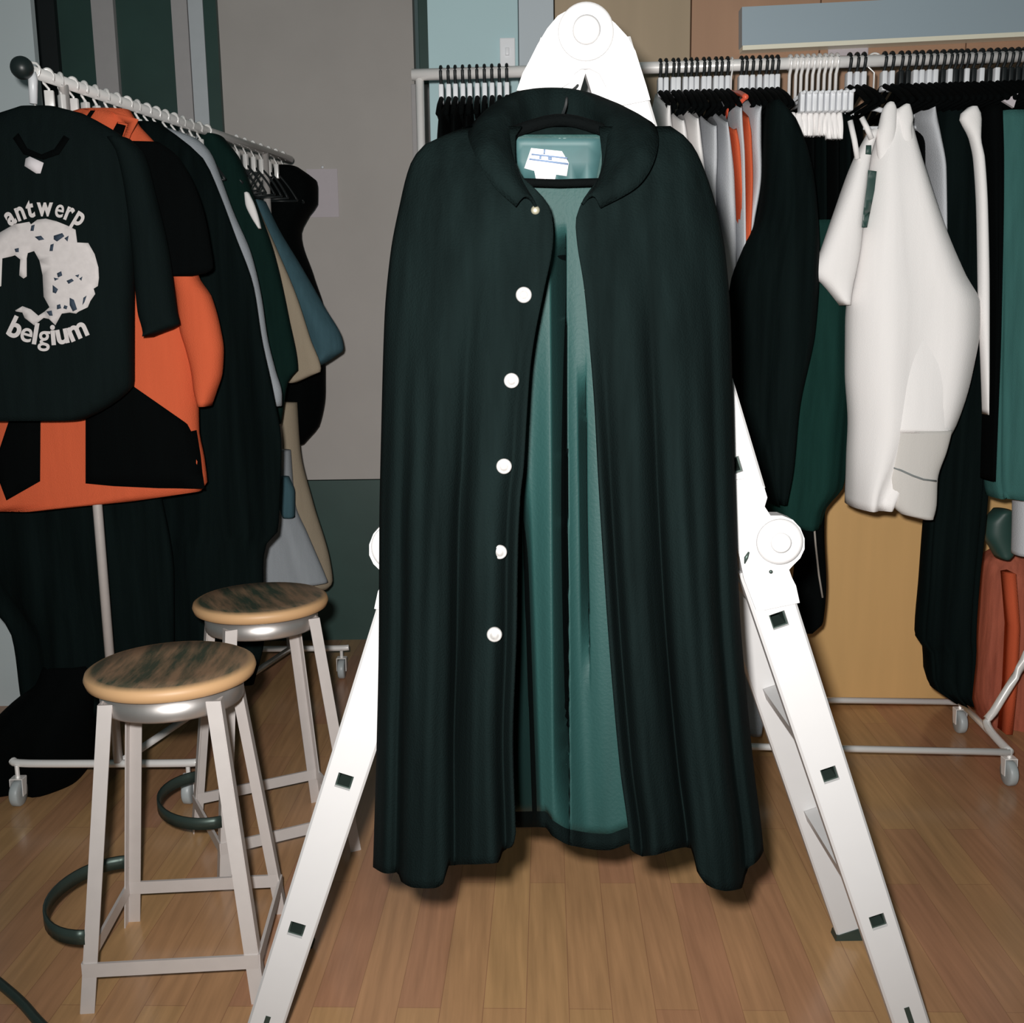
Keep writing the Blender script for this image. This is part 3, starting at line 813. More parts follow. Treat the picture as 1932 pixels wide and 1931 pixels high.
# ------------------------------------------------------------------ the long rack on the right
RA = at(812, 141, 3.06); RB = at(2010, 104, 2.93)
rack = empty('garment_rack', ((RA.x+RB.x)/2, 3.0, 0), 'long chrome clothes rack packed with garments along the wood wall', 'clothes rack')
RR = 0.0155
tube_obj('top_rail', [RA-Vector((0.05, 0, 0)), RB], RR, CHROME, rack, n=16)
b0 = at(1390, 1404, 2.86); b1 = at(1905, 1420, 2.80)
xend = b1.x
f0 = Vector((RA.x, b0.y+0.06, b0.z)); tube_obj('base_rail', [f0, b1], 0.010, CHROME, rack)
r0 = at(1390, 1314, 3.24); r1 = at(1812, 1325, 3.19)
tube_obj('base_rail', [Vector((RA.x, r0.y+0.05, r0.z)), r1], 0.010, CHROME, rack)
tube_obj('end_bar', [b1, (b1+r1)/2+Vector((0, 0, 0.0)), r1], 0.010, CHROME, rack)
pa = at(1862, 1368, 2.95); pb = at(1936, 1238, 2.95)
tube_obj('end_post', catmull([b1, pa+Vector((0.0, 0, 0)), at(1880, 1335, 2.95), pb, Vector((pb.x+0.03, 2.95, pb.z+0.15)), Vector((pb.x+0.04, RB.y, 1.2)), Vector((pb.x+0.04, RB.y, RB.z))], 40), 0.012, CHROME, rack)
tube_obj('end_post', [Vector((RA.x-0.03, RA.y, RA.z)), Vector((RA.x-0.03, RA.y, 0.1))], 0.012, CHROME, rack)
tube_obj('end_bar', [Vector((RA.x, f0.y, f0.z)), Vector((RA.x, r0.y+.05, r0.z))], 0.010, CHROME, rack)
CAST = mat('grey_caster', (0.42, 0.46, 0.47), rough=0.4, var=0.1, lin=True)
def caster(c, parent, r=0.034):
    """c: under-frame point the caster hangs from; wheel touches the floor"""
    root = Vector(c)
    bm = bmesh.new(); zc = r
    lathe(bm, [(r*0.35, -0.011), (r*0.9, -0.012), (r, -0.008), (r, 0.008), (r*0.9, 0.012), (r*0.35, 0.011)], (root.x, root.y-0.006, zc), 28, 'X')
    w = build('caster', bm, CAST, parent)
    bm = bmesh.new()
    tube(bm, [Vector((root.x, root.y, root.z)), Vector((root.x, root.y, 2*r+0.004))], 0.006, 8)
    for s in (-1, 1):
        prism(bm, [Vector((root.x+s*0.016, root.y-0.014, 2*r+0.006)), Vector((root.x+s*0.016, root.y+0.014, 2*r+0.006)), Vector((root.x+s*0.016, root.y+0.004, zc-0.006)), Vector((root.x+s*0.016, root.y-0.016, zc-0.006))], (0.002*s, 0, 0))
    box(bm, (root.x, root.y, 2*r+0.006), (0.034, 0.028, 0.003))
    build('fork', bm, CHROME, w, smooth_=False)
for c in (b1, r1, Vector((RA.x, f0.y, f0.z)), Vector((RA.x, r0.y+.05, r0.z))): caster(c, rack, 0.036)

def rail_at(px):
    """rail axis point seen above picture column px"""
    lo, hi = 0.0, 1.0
    d = RB-RA
    for _ in range(40):
        m_ = (lo+hi)/2; q = RA+d*m_-CP
        sx = q.dot(CR)/q.dot(CF)*FPX+966
        if sx < px: lo = m_
        else: hi = m_
    return RA+d*lo
H0 = make_hanger('clothes_hanger', 'black hooked white hanger in the tight row between the ladder and the red hanger', 'hangers in the tight row right of the ladder', DBLACK, PLASW, RR, bar_m=JET, half=0.17, drop=0.07, neck=0.045)
first = [H0]
def put(h0, px, label, group, used=[]):
    o = h0 if h0 in first and h0.name not in used else copy_tree(h0)
    used.append(o.name)
    o.location = rail_at(px); o['label'] = label; o['group'] = group
    return o
for i, px in enumerate((832, 846, 859, 873, 886, 900, 914, 928, 942, 956)):
    o = put(H0, px, 'white hanger at the left end of the long rail, above the cape shoulder', 'hangers at the left end of the long rail')
for i in range(20):
    px = 1246+i*11.6+random.uniform(-2, 2)
    if abs(px-1383) < 6: continue
    o = put(H0, px, 'white hanger in the tight row between the ladder top and the fringed white clips', 'hangers in the tight row right of the ladder')
for px in (1602, 1616, 1629, 1668, 1682):
    o = put(H0, px, 'white hanger crowded beside the white shirt on the long rail', 'hangers beside the white shirt')
for px in (1726, 1738, 1752, 1764, 1791, 1823, 1851, 1880):
    o = put(H0, px, 'white hanger over the dark robes at the right end of the rail', 'hangers at the right end of the long rail')
H0B = make_hanger('clothes_hanger', 'black hanger between the white ones at the right end of the rail', 'black hangers at the right end of the long rail', DBLACK, DBLACK, RR, bar_m=JET, half=0.17, drop=0.07, neck=0.045)
first.append(H0B)
for px in (1699, 1712, 1778, 1801, 1812, 1836, 1866, 1893, 1906, 1919, 1931):
    put(H0B, px, 'black hanger between the white ones at the right end of the rail', 'black hangers at the right end of the long rail')
H1 = make_hanger('skirt_hanger', 'clear skirt hanger with two clips in the bunch left of the white shirt', 'clip hangers left of the white shirt', CHROME, PLASW, RR, half=0.16, neck=0.085, clip=True)
first.append(H1)
for px in (1490, 1502, 1512, 1523, 1534, 1545, 1556, 1567, 1578):
    put(H1, px, 'clear skirt hanger with two clips in the bunch left of the white shirt', 'clip hangers left of the white shirt')
ORH = mat('orange_plastic', (0.78, 0.12, 0.06), rough=0.4, lin=True)
H2 = make_hanger('clothes_hanger', 'orange plastic hanger holding the orange garment on the long rail', None, CHROME, ORH, RR, half=0.19, drop=0.05, neck=0.05, block=False)
H2.location = rail_at(1380)
bm = bmesh.new(); c = at(1381, 222, 2.86)
tube(bm, [at(1371, 245, 2.84), at(1371, 212, 2.86), at(1375, 197, 2.88), at(1382, 192, 2.89), at(1388, 199, 2.88), at(1391, 225, 2.86)], 0.004, 8); build('strap_loop', bm, ORH, H2)
H3 = make_hanger('clothes_hanger', 'white hanger with a long bare hook carrying the white shirt', None, CHROME, PLASW, RR, half=0.20, drop=0.05, neck=0.10, block=False, plane='XZ')
H3.location = rail_at(1650)

def hung(name, label, cat, rows, Y, hd, m, group=None, **kw):
    return tag(loft(name, rows, Y, hd, m, **kw), label, cat, group)
EDGE = dict(e=0.9, slope=0.07, n=28, nv=40, near=0.16)
# left end, above the cape's shoulder
for i, (x, y) in enumerate(((833, 213), (857, 216), (881, 224), (903, 228), (928, 226), (952, 222))):
    hung('robe', 'black garment edge-on at the far left end of the long rail', 'garment',
         [(y, x-5, x+5), (y+25, x-9, x+9), (y+80, x-13, x+13), (900, x-14, x+14)], 3.05, 0.20, JET, 'black garments at the left end of the long rail', folds=((0.004, 6, i),), **EDGE)
# pale garments between the cape and the black robe
pale = [('white garment edge-on, first right of the ladder hinge', [(204, 1252, 1268), (230, 1246, 1272), (330, 1250, 1284), (560, 1256, 1290)], WHITEC),
        ('white garment edge-on, second right of the ladder hinge', [(232, 1277, 1294), (250, 1275, 1300), (350, 1286, 1312), (620, 1290, 1318)], WHITEC),
        ('white garment edge-on with a drooping sleeve, third right of the ladder hinge', [(228, 1306, 1320), (260, 1303, 1327), (340, 1312, 1335), (640, 1318, 1342)], WHITEC),
        ('pale grey garment edge-on beside the orange hanger', [(242, 1336, 1356), (300, 1334, 1358), (370, 1330, 1356), (640, 1336, 1362)], GREYC),
        ('long white garment edge-on under the orange hanger', [(235, 1362, 1374), (270, 1361, 1382), (340, 1358, 1393), (480, 1358, 1398), (700, 1364, 1392)], GREYC),
        ('pale grey garment edge-on between the orange ones', [(208, 1386, 1402), (225, 1384, 1404), (300, 1390, 1408), (600, 1394, 1412)], GREYC),
        ('pale grey padded shoulder garment edge-on left of the black robe', [(206, 1424, 1438), (222, 1412, 1442), (260, 1410, 1443), (330, 1416, 1442), (450, 1402, 1424), (640, 1398, 1416)], GREYC)]
for i, (lab, rows, m) in enumerate(pale):
    hung('garment', lab, 'garment', rows, 3.02-0.006*i, 0.19, m, None, folds=((0.003, 5, i),), **EDGE)
hung('garment', 'narrow orange garment hanging on the orange hanger', 'garment', [(248, 1376, 1394), (280, 1379, 1402), (420, 1392, 1408), (700, 1396, 1412)], 2.99, 0.18, ORANGE, None, **EDGE)
hung('garment', 'orange garment edge-on just left of the padded pale grey one', 'garment', [(226, 1402, 1412), (260, 1400, 1422), (340, 1404, 1424), (480, 1398, 1420), (700, 1394, 1416)], 2.98, 0.19, ORANGE, None, **EDGE)
# black robe flaring in front
hung('robe', 'large black robe flaring between the cape and the white shirt', 'robe',
     [(196, 1448, 1470), (230, 1444, 1500), (320, 1440, 1530), (400, 1432, 1540), (470, 1404, 1545), (530, 1382, 1545), (620, 1372, 1540), (760, 1376, 1512), (880, 1410, 1496), (945, 1440, 1478)],
     2.78, [(0, 0.05), (0.3, 0.09), (1, 0.07)], BLACK, folds=((0.015, 7, 0.4), (0.008, 13, 1)), e=0.85)
hung('robe', 'dark green robe hanging behind the black robe, left of the white shirt', 'robe',
     [(420, 1500, 1600), (560, 1480, 1606), (700, 1470, 1606), (820, 1440, 1600), (915, 1435, 1590), (960, 1445, 1556), (992, 1450, 1548)],
     2.94, 0.08, GREEN, folds=((0.012, 8, 2), (0.006, 15, 0)), e=0.85)
for i, (x, w) in enumerate(((1462, 10), (1485, 10), (1508, 10), (1531, 10), (1554, 10), (1577, 10), (1600, 10), (1622, 9))):
    hung('robe', 'black garment edge-on in the dark bunch left of the white shirt', 'garment', [(222+(i % 3)*6, x-7, x+7), (255, x-w, x+w), (420, x-w-1, x+w+1), (640, x-w, x+w), (905, x-w+2, x+w-4)], 3.08, 0.18, JET if i % 2 else BLACK, 'black garments left of the white shirt', folds=((0.004, 6, i),), **EDGE)
hung('stole', 'long narrow black stole with a pale edge hanging below the green robe', 'stole', [(860, 1508, 1562), (1000, 1506, 1552), (1100, 1498, 1556), (1170, 1490, 1550), (1188, 1495, 1530)], 2.96, 0.05, JET, folds=((0.004, 5, 0),))
bm = bmesh.new(); tube(bm, [at(x, y, 2.895) for x, y in ((1535, 978), (1539, 1030), (1545, 1085), (1552, 1128))], 0.0028, 8)
tag(build('cord', bm, mat('pale_cord', (0.30, 0.27, 0.24), 0.7, lin=True)), 'thin pale cord hanging down the narrow black stole', 'cord')
# fringed white clips bunch
FR = []
for i in range(10):
    x = 1484+i*11
    yb = 276-(i % 3)*9 if i < 2 else 258+(6 if i > 6 else 0)
    hung('garment', 'white gathered waistband in the clip bunch left of the white shirt', 'garment', [(214, x-5, x+5), (232, x-7, x+7), (yb, x-4, x+5)], 2.88, 0.012, WHITEC, 'white gathered waistbands under the clip hangers', n=16, nv=12, folds=((0.006, 4, i),))
# white shirt
ws = empty('shirt', at(1710, 960, 2.82), 'white shirt turned towards the room, hanging on the long rail', 'shirt')
YS = 2.80
body = loft('body', [(212, 1670, 1714), (236, 1662, 1716), (262, 1652, 1722), (330, 1636, 1742), (430, 1625, 1778), (520, 1612, 1818), (575, 1602, 1846), (610, 1600, 1846), (700, 1600, 1832), (800, 1606, 1800), (868, 1604, 1750), (925, 1604, 1690), (955, 1604, 1674)],
            YS, [(0, 0.05), (0.2, 0.08), (1, 0.09)], WHITEC, ws, folds=((0.012, 6, 1.0),), e=0.75)
for rows_ in ([(194, 1674, 1686), (205, 1666, 1691), (230, 1660, 1690), (265, 1654, 1688), (320, 1660, 1686), (345, 1668, 1682)], [(198, 1704, 1716), (206, 1694, 1719), (224, 1691, 1722), (245, 1694, 1718), (268, 1693, 1722), (310, 1694, 1724), (350, 1698, 1718)]):
    loft('collar', rows_, YS-0.042, [(0, 0.012), (0.35, 0.024), (1, 0.002)], WHITEC, ws, e=0.85, nv=24, n=20)
sl = loft('sleeve', [(246, 1640, 1656), (300, 1612, 1640), (400, 1575, 1628), (470, 1550, 1622), (515, 1534, 1614), (540, 1556, 1608), (576, 1586, 1602)], YS-0.03, [(0, 0.02), (0.4, 0.045), (1, 0.03)], WHITEC, ws, e=0.85, nv=32)
sl['label'] = 'left sleeve hanging out to the side'
rs = loft('sleeve', [(640, 1706, 1822), (720, 1692, 1806), (790, 1684, 1793), (816, 1682, 1790)], YS-0.072, [(0, 0.003), (0.5, 0.018), (1, 0.028)], WHITEC, ws, e=0.85, nv=20)
OFFW = fabric('off_white_lining', (0.60, 0.58, 0.55), var=0.04, bump=0.2)
cf = loft('cuff', [(812, 1684, 1796), (850, 1682, 1786), (905, 1680, 1768), (950, 1684, 1766), (970, 1700, 1762), (978, 1730, 1758)], YS-0.072, [(0, 0.028), (1, 0.03)], OFFW, ws, e=0.85, nv=20)
cf['label'] = 'turned back off-white cuff'
bc_ = bvh_of(cf)
bm = bmesh.new(); tube(bm, [stick(bc_, x, y, 0.002, 2.7) for x, y in ((1683, 882), (1700, 888), (1722, 898), (1742, 905), (1766, 908))], 0.0025, 8); build('cuff_seam', bm, mat('grey_thread', (0.2, 0.22, 0.22), .7, lin=True), cf)
bsh = bvh_of(body, sl)
pk = build('gap_shade_patch', decal_bm([[(1636, 322), (1652, 324), (1648, 360), (1640, 400), (1634, 430), (1624, 430), (1628, 390), (1634, 350)], [(1632, 275), (1642, 275), (1642, 293), (1631, 292)]], bsh, 0.007, 0.012, 0.001, 2.72), DGREEN, ws)  # shade between sleeve and body, put on as dark patches; no real opening
pk['label'] = 'dark patch painted as shade between sleeve and body'
for i, (x0, y0, x1, y1) in enumerate(((1604, 228, 1618, 300), (1626, 222, 1644, 262))):
    bm = bmesh.new(); tube(bm, [at(x0, y0, 2.74), at((x0+x1)/2+1, (y0+y1)/2, 2.735), at(x1, y1, 2.74)], 0.007, 8)
    tag(build('strap', bm, WHITEC), ('left' if i == 0 else 'right')+' of two thin white straps hanging just left of the white shirt collar', 'strap')
# right of the shirt
hung('garment', 'pale grey garment edge-on tucked behind the right shoulder of the white shirt', 'garment', [(212, 1730, 1742), (240, 1722, 1752), (260, 1728, 1756), (330, 1744, 1766), (500, 1748, 1768)], 2.97, 0.10, GREYC, None, e=0.9, slope=0.03)
hung('robe', 'long black robe hanging nearly to the floor right of the white shirt', 'robe',
     [(184, 1772, 1832), (210, 1762, 1846), (300, 1766, 1862), (500, 1770, 1868), (700, 1768, 1864), (900, 1752, 1860), (985, 1742, 1854), (1100, 1734, 1842), (1205, 1726, 1836), (1222, 1742, 1836), (1285, 1748, 1830), (1318, 1790, 1826)],
     2.96, [(0, 0.05), (1, 0.07)], BLACK, folds=((0.012, 9, 0.3), (0.006, 17, 2)), e=0.85)
for i, x in enumerate((1742, 1762, 1786, 1878, 1900, 1924)):
    hung('robe', 'black garment edge-on in the dark row right of the white shirt', 'garment', [(188, x-6, x+6), (260, x-9, x+9), (900, x-9, x+9)], 3.10, 0.17, JET, 'black garments right of the white shirt', folds=((0.004, 6, i),), **EDGE)
hung('garment', 'narrow white garment edge-on, a pale stripe down the black robes', 'garment', [(203, 1826, 1842), (212, 1814, 1849), (225, 1811, 1851), (245, 1822, 1850), (262, 1830, 1849), (300, 1838, 1856), (400, 1844, 1862), (560, 1847, 1865), (700, 1853, 1864), (782, 1857, 1862)],
     2.78, [(0, 0.02), (1, 0.02)], WHITEC, e=0.9, n=24, nv=50)
hung('coat', 'dark teal coat at the right end of the long rail', 'coat', [(214, 1872, 1935), (260, 1866, 1990), (500, 1870, 2010), (760, 1862, 2010), (900, 1858, 2005), (935, 1862, 2005)],
     2.90, [(0, 0.05), (1, 0.10)], TEAL, folds=((0.014, 9, 1), (0.008, 16, 0.2)), e=0.85)
hung('robe', 'black robe between the white stripe and the teal coat', 'robe', [(205, 1852, 1886), (300, 1858, 1888), (600, 1864, 1880), (905, 1858, 1868)], 2.83, 0.04, JET, folds=((0.006, 6, 1),), e=0.9)
t = bmesh.new(); prism(t, [at(x, y, 2.78) for x, y in ((1892, 190), (1921, 176), (1913, 203))], (0, 0.01, 0))
tag(build('garment_tag', t, PAPER, smooth_=False), 'small pale tag sticking up from the teal coat collar', 'tag')
# red bag and black pouch under the right end
rb = empty('travel_bag', at(1890, 1400, 3.22), 'rust red cloth bag standing behind the right end of the long rack', 'bag')
loft('bag_body', [(1030, 1888, 1990), (1060, 1850, 2010), (1150, 1846, 2020), (1290, 1832, 2020), (1350, 1846, 2020), (1408, 1872, 2020)], 3.30, [(0, 0.06), (0.2, 0.11), (1, 0.12)], RED, rb, folds=((0.015, 9, 0.5), (0.008, 17, 1)), e=0.7)
bm = bmesh.new(); tube(bm, [at(x, y, 3.15) for x, y in ((1902, 1080), (1910, 1180), (1905, 1290), (1896, 1380))], 0.01, flat=(0.02, 0.06)); build('strap', bm, ORANGE, rb)
hung('pouch', 'small dark green pouch hanging above the rust red bag', 'pouch', [(962, 1878, 1906), (985, 1858, 1910), (1005, 1856, 1912), (1040, 1872, 1912), (1052, 1880, 1900)], 3.05, 0.04, DGREEN, e=0.9, nv=16)
hung('garment', 'pale blue grey cloth hanging at the right frame edge below the teal coat', 'garment', [(928, 1902, 1990), (945, 1914, 1990), (1046, 1912, 1990)], 2.95, 0.05, GREYC, nv=16)
hung('cloth', 'pale grey cloth hanging low between the cape hem and the right ladder leg', 'cloth', [(1240, 1404, 1416), (1300, 1404, 1428), (1350, 1402, 1440), (1384, 1410, 1436)], 2.95, 0.03, SILVERC, nv=20)

# ------------------------------------------------------------------ the short rack on the left
LA = at(45, 130, 2.62); LB = at(548, 318, 4.0); LB.z = LA.z
lrack = empty('garment_rack', ((LA.x+LB.x)/2, 3.2, 0), 'short chrome clothes rack running away from the camera at the left', 'clothes rack')
tube_obj('top_rail', [LA, LB], 0.014, CHROME, lrack, n=14)
bm = bmesh.new(); bmesh.ops.create_uvsphere(bm, u_segments=20, v_segments=14, radius=0.026)
for v in bm.verts: v.co = v.co*1.0+LA+Vector((0, -0.01, 0))
build('end_knob', bm, DARKP, lrack)
dL = (LB-LA)
PA = LA+dL*0.10; PB = LA+dL*0.86
foot = onz(176, 1470, 0.12)
tube_obj('post', [PA, Vector((PA.x, PA.y, 0.12))], 0.0125, STEEL, lrack, n=14)
tube_obj('post', [PB, Vector((PB.x, PB.y, 0.12))], 0.0125, STEEL, lrack, n=14)
for q in (PA, PB):
    pts = [Vector((q.x-0.30, q.y+0.02, 0.12)), Vector((q.x-0.26, q.y+0.01, 0.115)), Vector((q.x, q.y, 0.115)), Vector((q.x+0.18, q.y-0.01, 0.118)), Vector((q.x+0.22, q.y-0.01, 0.12))]
    tube_obj('base_rail', catmull(pts, 20), 0.011, CHROME, lrack)
    for s in (-0.28, 0.19):
        caster(Vector((q.x+s, q.y, 0.115)), lrack, 0.036)
tube_obj('base_rail', [Vector((PA.x, PA.y, 0.115)), Vector((PB.x, PB.y, 0.115))], 0.011, CHROME, lrack)

H4 = make_hanger('clothes_hanger', 'chrome hanger crowded on the short rail above the orange jacket', 'chrome hangers on the short rail', CHROME, CHROME, 0.014, bar_m=DBLACK, half=0.14, drop=0.09, neck=0.05, block=True, plane='XZ', thick=0.005)
for i in range(17):
    s = 0.06+i*0.033
    o = H4 if i == 0 else copy_tree(H4)
    o.location = LA+dL*s; o.rotation_euler = (0, 0, radians(-14)+random.uniform(-.6, .5)); o.scale = (0.75, 1, 1)
    o['label'] = 'chrome hanger crowded on the near half of the short rail'; o['group'] = 'chrome hangers on the near half of the short rail'
for i in range(7):
    s = 0.72+i*0.04
    o = copy_tree(H4); o.location = LA+dL*s; o.rotation_euler = (0, 0, radians(-14)+random.uniform(-.3, .3)); o.scale = (0.5, 1, 1)
    o['label'] = 'chrome hanger at the far end of the short rail'; o['group'] = 'chrome hangers at the far end of the short rail'

# far to near, each garment at its own place along the rail
SHR = 0.22
hung('jacket', 'black jacket with a bulging shoulder at the far end of the short rail', 'jacket',
     [(318, 520, 566), (345, 510, 598), (380, 508, 598), (408, 500, 580), (440, 495, 566), (520, 480, 590), (600, 470, 612), (740, 460, 612), (800, 455, 602), (838, 450, 572)], 4.02, 0.10, JET, folds=((0.012, 8, 0),), e=0.85)
hung('coat', 'long pale beige coat hanging lowest at the far end of the short rail', 'coat', [(760, 480, 560), (850, 470, 566), (950, 470, 590), (1060, 450, 622), (1100, 440, 627), (1112, 440, 618)], 3.86, 0.06, TANC, folds=((0.008, 7, 1),), e=0.85)
hung('coat', 'pale grey cloth hanging in front of the beige coat above the rear stool', 'coat', [(850, 480, 548), (950, 480, 556), (1010, 470, 580), (1080, 460, 610), (1100, 460, 618)], 3.74, 0.05, SILVERC, folds=((0.008, 7, 1),), e=0.85)
hung('scarf', 'slate blue scarf end hanging over the pale grey cloth', 'scarf', [(900, 515, 545), (930, 518, 556), (976, 534, 556)], 3.64, 0.03, BLUEC, nv=16)
hung('jacket', 'slate blue jacket with a sleeve angled out to the right', 'jacket', [(380, 470, 500), (430, 470, 524), (500, 480, 566), (580, 490, 612), (640, 500, 645), (660, 520, 648), (672, 540, 634), (690, 560, 606)], 3.78, 0.06, BLUEC, shear=SHR, folds=((0.008, 6, 1),), e=0.85)
hung('trousers', 'tan trousers folded on a hanger beside the slate blue jacket', 'trousers', [(400, 470, 490), (470, 480, 522), (560, 490, 560), (640, 500, 586), (700, 510, 606), (708, 520, 590), (722, 540, 560)], 3.62, 0.03, TANC, shear=SHR, e=0.85)
hung('jacket', 'dark green jacket between the grey jacket and the tan trousers', 'jacket', [(258, 380, 420), (300, 360, 452), (380, 350, 482), (480, 340, 518), (600, 330, 545), (700, 320, 562), (716, 320, 545), (800, 320, 530)], 3.48, 0.07, DKGREEN, shear=SHR, folds=((0.010, 8, 2),), e=0.85)
bjk = None
hung('garment', 'pale scarf end showing between the dark green and slate blue jackets', 'scarf', [(364, 461, 470), (385, 463, 480), (410, 474, 488), (432, 488, 493)], 3.34, 0.012, WHITEC, nv=16, n=16)
hung('jacket', 'silver grey jacket showing as a thin pale edge behind the long black coat', 'jacket', [(240, 262, 310), (262, 262, 372), (290, 262, 398), (330, 262, 414), (400, 262, 440), (480, 262, 474), (560, 262, 493), (640, 262, 505), (700, 262, 520), (745, 262, 532), (766, 300, 532)], 3.22, 0.06, SILVERC, shear=SHR, e=0.85)
hung('coat', 'long black coat in the middle of the short rail, reaching down to the stools', 'coat',
     [(232, 250, 300), (262, 200, 342), (300, 160, 384), (360, 140, 412), (440, 130, 442), (540, 120, 478), (640, 110, 494), (740, 100, 516), (840, 90, 532), (1000, 80, 526), (1020, 60, 506), (1060, 50, 498), (1200, 40, 500), (1290, 60, 480)], 3.08, [(0, 0.03), (1, 0.05)], BLACK, shear=SHR, folds=((0.014, 9, 0), (0.006, 17, 1)), e=0.85)
hung('gown', 'black gown hanging to the base of the short rack at the left frame edge', 'gown',
     [(330, -110, 250), (600, -120, 260), (900, -120, 300), (1090, -60, 330), (1200, 24, 330), (1330, 44, 320), (1345, 50, 300)], 2.93, [(0, 0.03), (1, 0.05)], BLACK, folds=((0.014, 8, 2), (0.006, 17, 1)), e=0.85)
# orange jacket with black panels
oj = empty('jacket', at(200, 955, 2.80), 'orange and black panelled jacket second from the near end of the short rail', 'jacket')
ob = loft('body', [(208, 150, 245), (236, 60, 262), (280, -60, 300), (330, -110, 316), (420, -110, 338), (560, -100, 352), (700, -90, 372), (812, -80, 374), (865, -80, 384), (922, -80, 390), (935, -70, 330), (958, -60, 110)], 2.80, [(0, 0.03), (0.2, 0.06), (1, 0.07)], ORANGE, oj, folds=((0.006, 6, 1),), e=0.75)
os_ = loft('sleeve', [(290, 270, 312), (360, 290, 352), (450, 318, 384), (515, 326, 372), (560, 334, 398), (620, 340, 415), (660, 352, 421), (700, 362, 419), (740, 368, 407), (766, 376, 397)], 2.78, 0.04, ORANGE, oj, e=0.85)
obv = bvh_of(ob, os_)
bp_ = build('black_panel', decal_bm([[(163, 785), (232, 728), (250, 727), (372, 812), (380, 862), (386, 922), (300, 921), (215, 917), (163, 912)], [(-60, 800), (-4, 862), (20, 790), (78, 768), (77, 908), (14, 944), (-10, 880), (-60, 870)]], obv, 0.004, 0.03, 0.002, 2.7), JET, oj)
bp_['label'] = 'black lower panel'
hung('t_shirt', 'plain black t-shirt between the printed t-shirt and the orange jacket', 't-shirt', [(268, 120, 300), (290, 110, 330), (340, 100, 362), (400, 90, 384), (460, 90, 396), (505, 90, 402), (516, 90, 388), (521, 90, 362)], 2.705, [(0, 0.015), (0.5, 0.03), (1, 0.02)], JET, folds=((0.003, 6, 1),), e=0.8)
oc = build('collar_panel', decal_bm([[(162, 208), (214, 212), (262, 226), (240, 286), (229, 282), (246, 236), (226, 232), (206, 275), (154, 258), (184, 212)], [(150, 216), (182, 208), (152, 256), (134, 248)]], obv, 0.012, 0.03, 0.006, 2.68), ORANGE, oj)
oc['label'] = 'orange collar flap'
bx = build('black_panel', decal_bm([[(227, 236), (243, 240), (229, 282), (206, 274)], [(178, 212), (186, 212), (156, 256), (149, 252)]], obv, 0.021, 0.03, 0.003, 2.68), JET, oj)
# printed t-shirt
ts = empty('t_shirt', at(80, 790, 2.62), 'black t-shirt with a round white antwerp print, nearest on the short rail', 't-shirt')
tb = loft('body', [(203, 40, 110), (212, 8, 150), (232, -24, 190), (262, -60, 236), (300, -78, 252), (420, -80, 254), (590, -80, 250), (724, -80, 250), (752, -76, 226), (776, -60, 190), (791, -30, 160)], 2.62, [(0, 0.025), (0.15, 0.05), (1, 0.06)], TEE, ts, folds=((0.002, 4, 1),), e=0.6)
t2 = loft('sleeve', [(262, 206, 244), (290, 222, 270), (360, 238, 290), (480, 252, 318), (590, 262, 333), (612, 268, 338), (624, 272, 312), (635, 276, 282)], 2.61, 0.04, TEE, ts, e=0.85)
bt = bvh_of(tb, t2)
nk = build('neckline', decal_bm([[(26, 262), (36, 252), (52, 280), (80, 292), (104, 282), (122, 256), (132, 262), (112, 292), (82, 302), (46, 292)]], bt, 0.002, 0.02, 0.003, 2.55), JET, ts)
lbt = build('neck_label', decal_bm([[(50, 300), (58, 296), (84, 308), (78, 328), (70, 328), (48, 314)]], bt, 0.004, 0.03, 0.001, 2.55), LABELW, ts)
em = [[(-30, 520), (-22, 470), (0, 440), (28, 424), (57, 419), (60, 424), (72, 415), (88, 413), (108, 418), (128, 426), (144, 434), (147, 458), (168, 459), (180, 480), (187, 505), (188, 525), (186, 540), (178, 545), (181, 555), (172, 568), (167, 580), (150, 588), (145, 592), (133, 590), (118, 592), (106, 614), (94, 602), (84, 600), (66, 614), (48, 600), (44, 590), (32, 588), (30, 586), (44, 578), (60, 584), (74, 596), (86, 588), (95, 580), (84, 560), (82, 520), (76, 492), (66, 474), (54, 478), (52, 488), (52, 522), (46, 526), (38, 520), (40, 490), (30, 482), (24, 484), (6, 488), (4, 540), (-4, 544), (-10, 500)]]
pe = build('print_emblem', decal_bm(em, bt, 0.004, 0.02, 0.0008, 2.55), PRINT, ts)
pe['label'] = 'white round emblem print'
be = bvh_of(pe)
dk = [[(66, 447), (78, 445), (84, 452), (74, 454)], [(102, 445), (118, 440), (122, 446), (108, 456), (102, 452)], [(122, 450), (130, 445), (128, 456)], [(96, 462), (102, 460), (100, 474), (94, 474)], [(108, 516), (116, 512), (118, 520), (110, 524)], [(126, 530), (136, 526), (140, 530), (130, 536)], [(100, 538), (110, 546), (106, 554), (100, 552)], [(132, 562), (140, 566), (146, 584), (138, 588), (132, 576)], [(108, 576), (114, 574), (116, 582), (108, 584)], [(122, 576), (128, 578), (126, 584), (120, 582)], [(158, 562), (164, 558), (160, 570), (156, 576)], [(88, 588), (98, 586), (100, 596), (94, 596)], [(28, 470), (36, 468), (36, 476), (30, 476)], [(60, 426), (66, 424), (64, 436), (58, 436)], [(112, 526), (104, 530), (102, 524)], [(142, 520), (150, 518), (148, 524)], [(150, 526), (156, 522), (154, 530)]]
for q_ in dk: build('emblem_detail', decal_bm([q_], be, 0.0015, 0.05, 0.0006, 2.54), mat('print_shadow_ink', (0.03, 0.05, 0.08), .8, lin=True), pe)
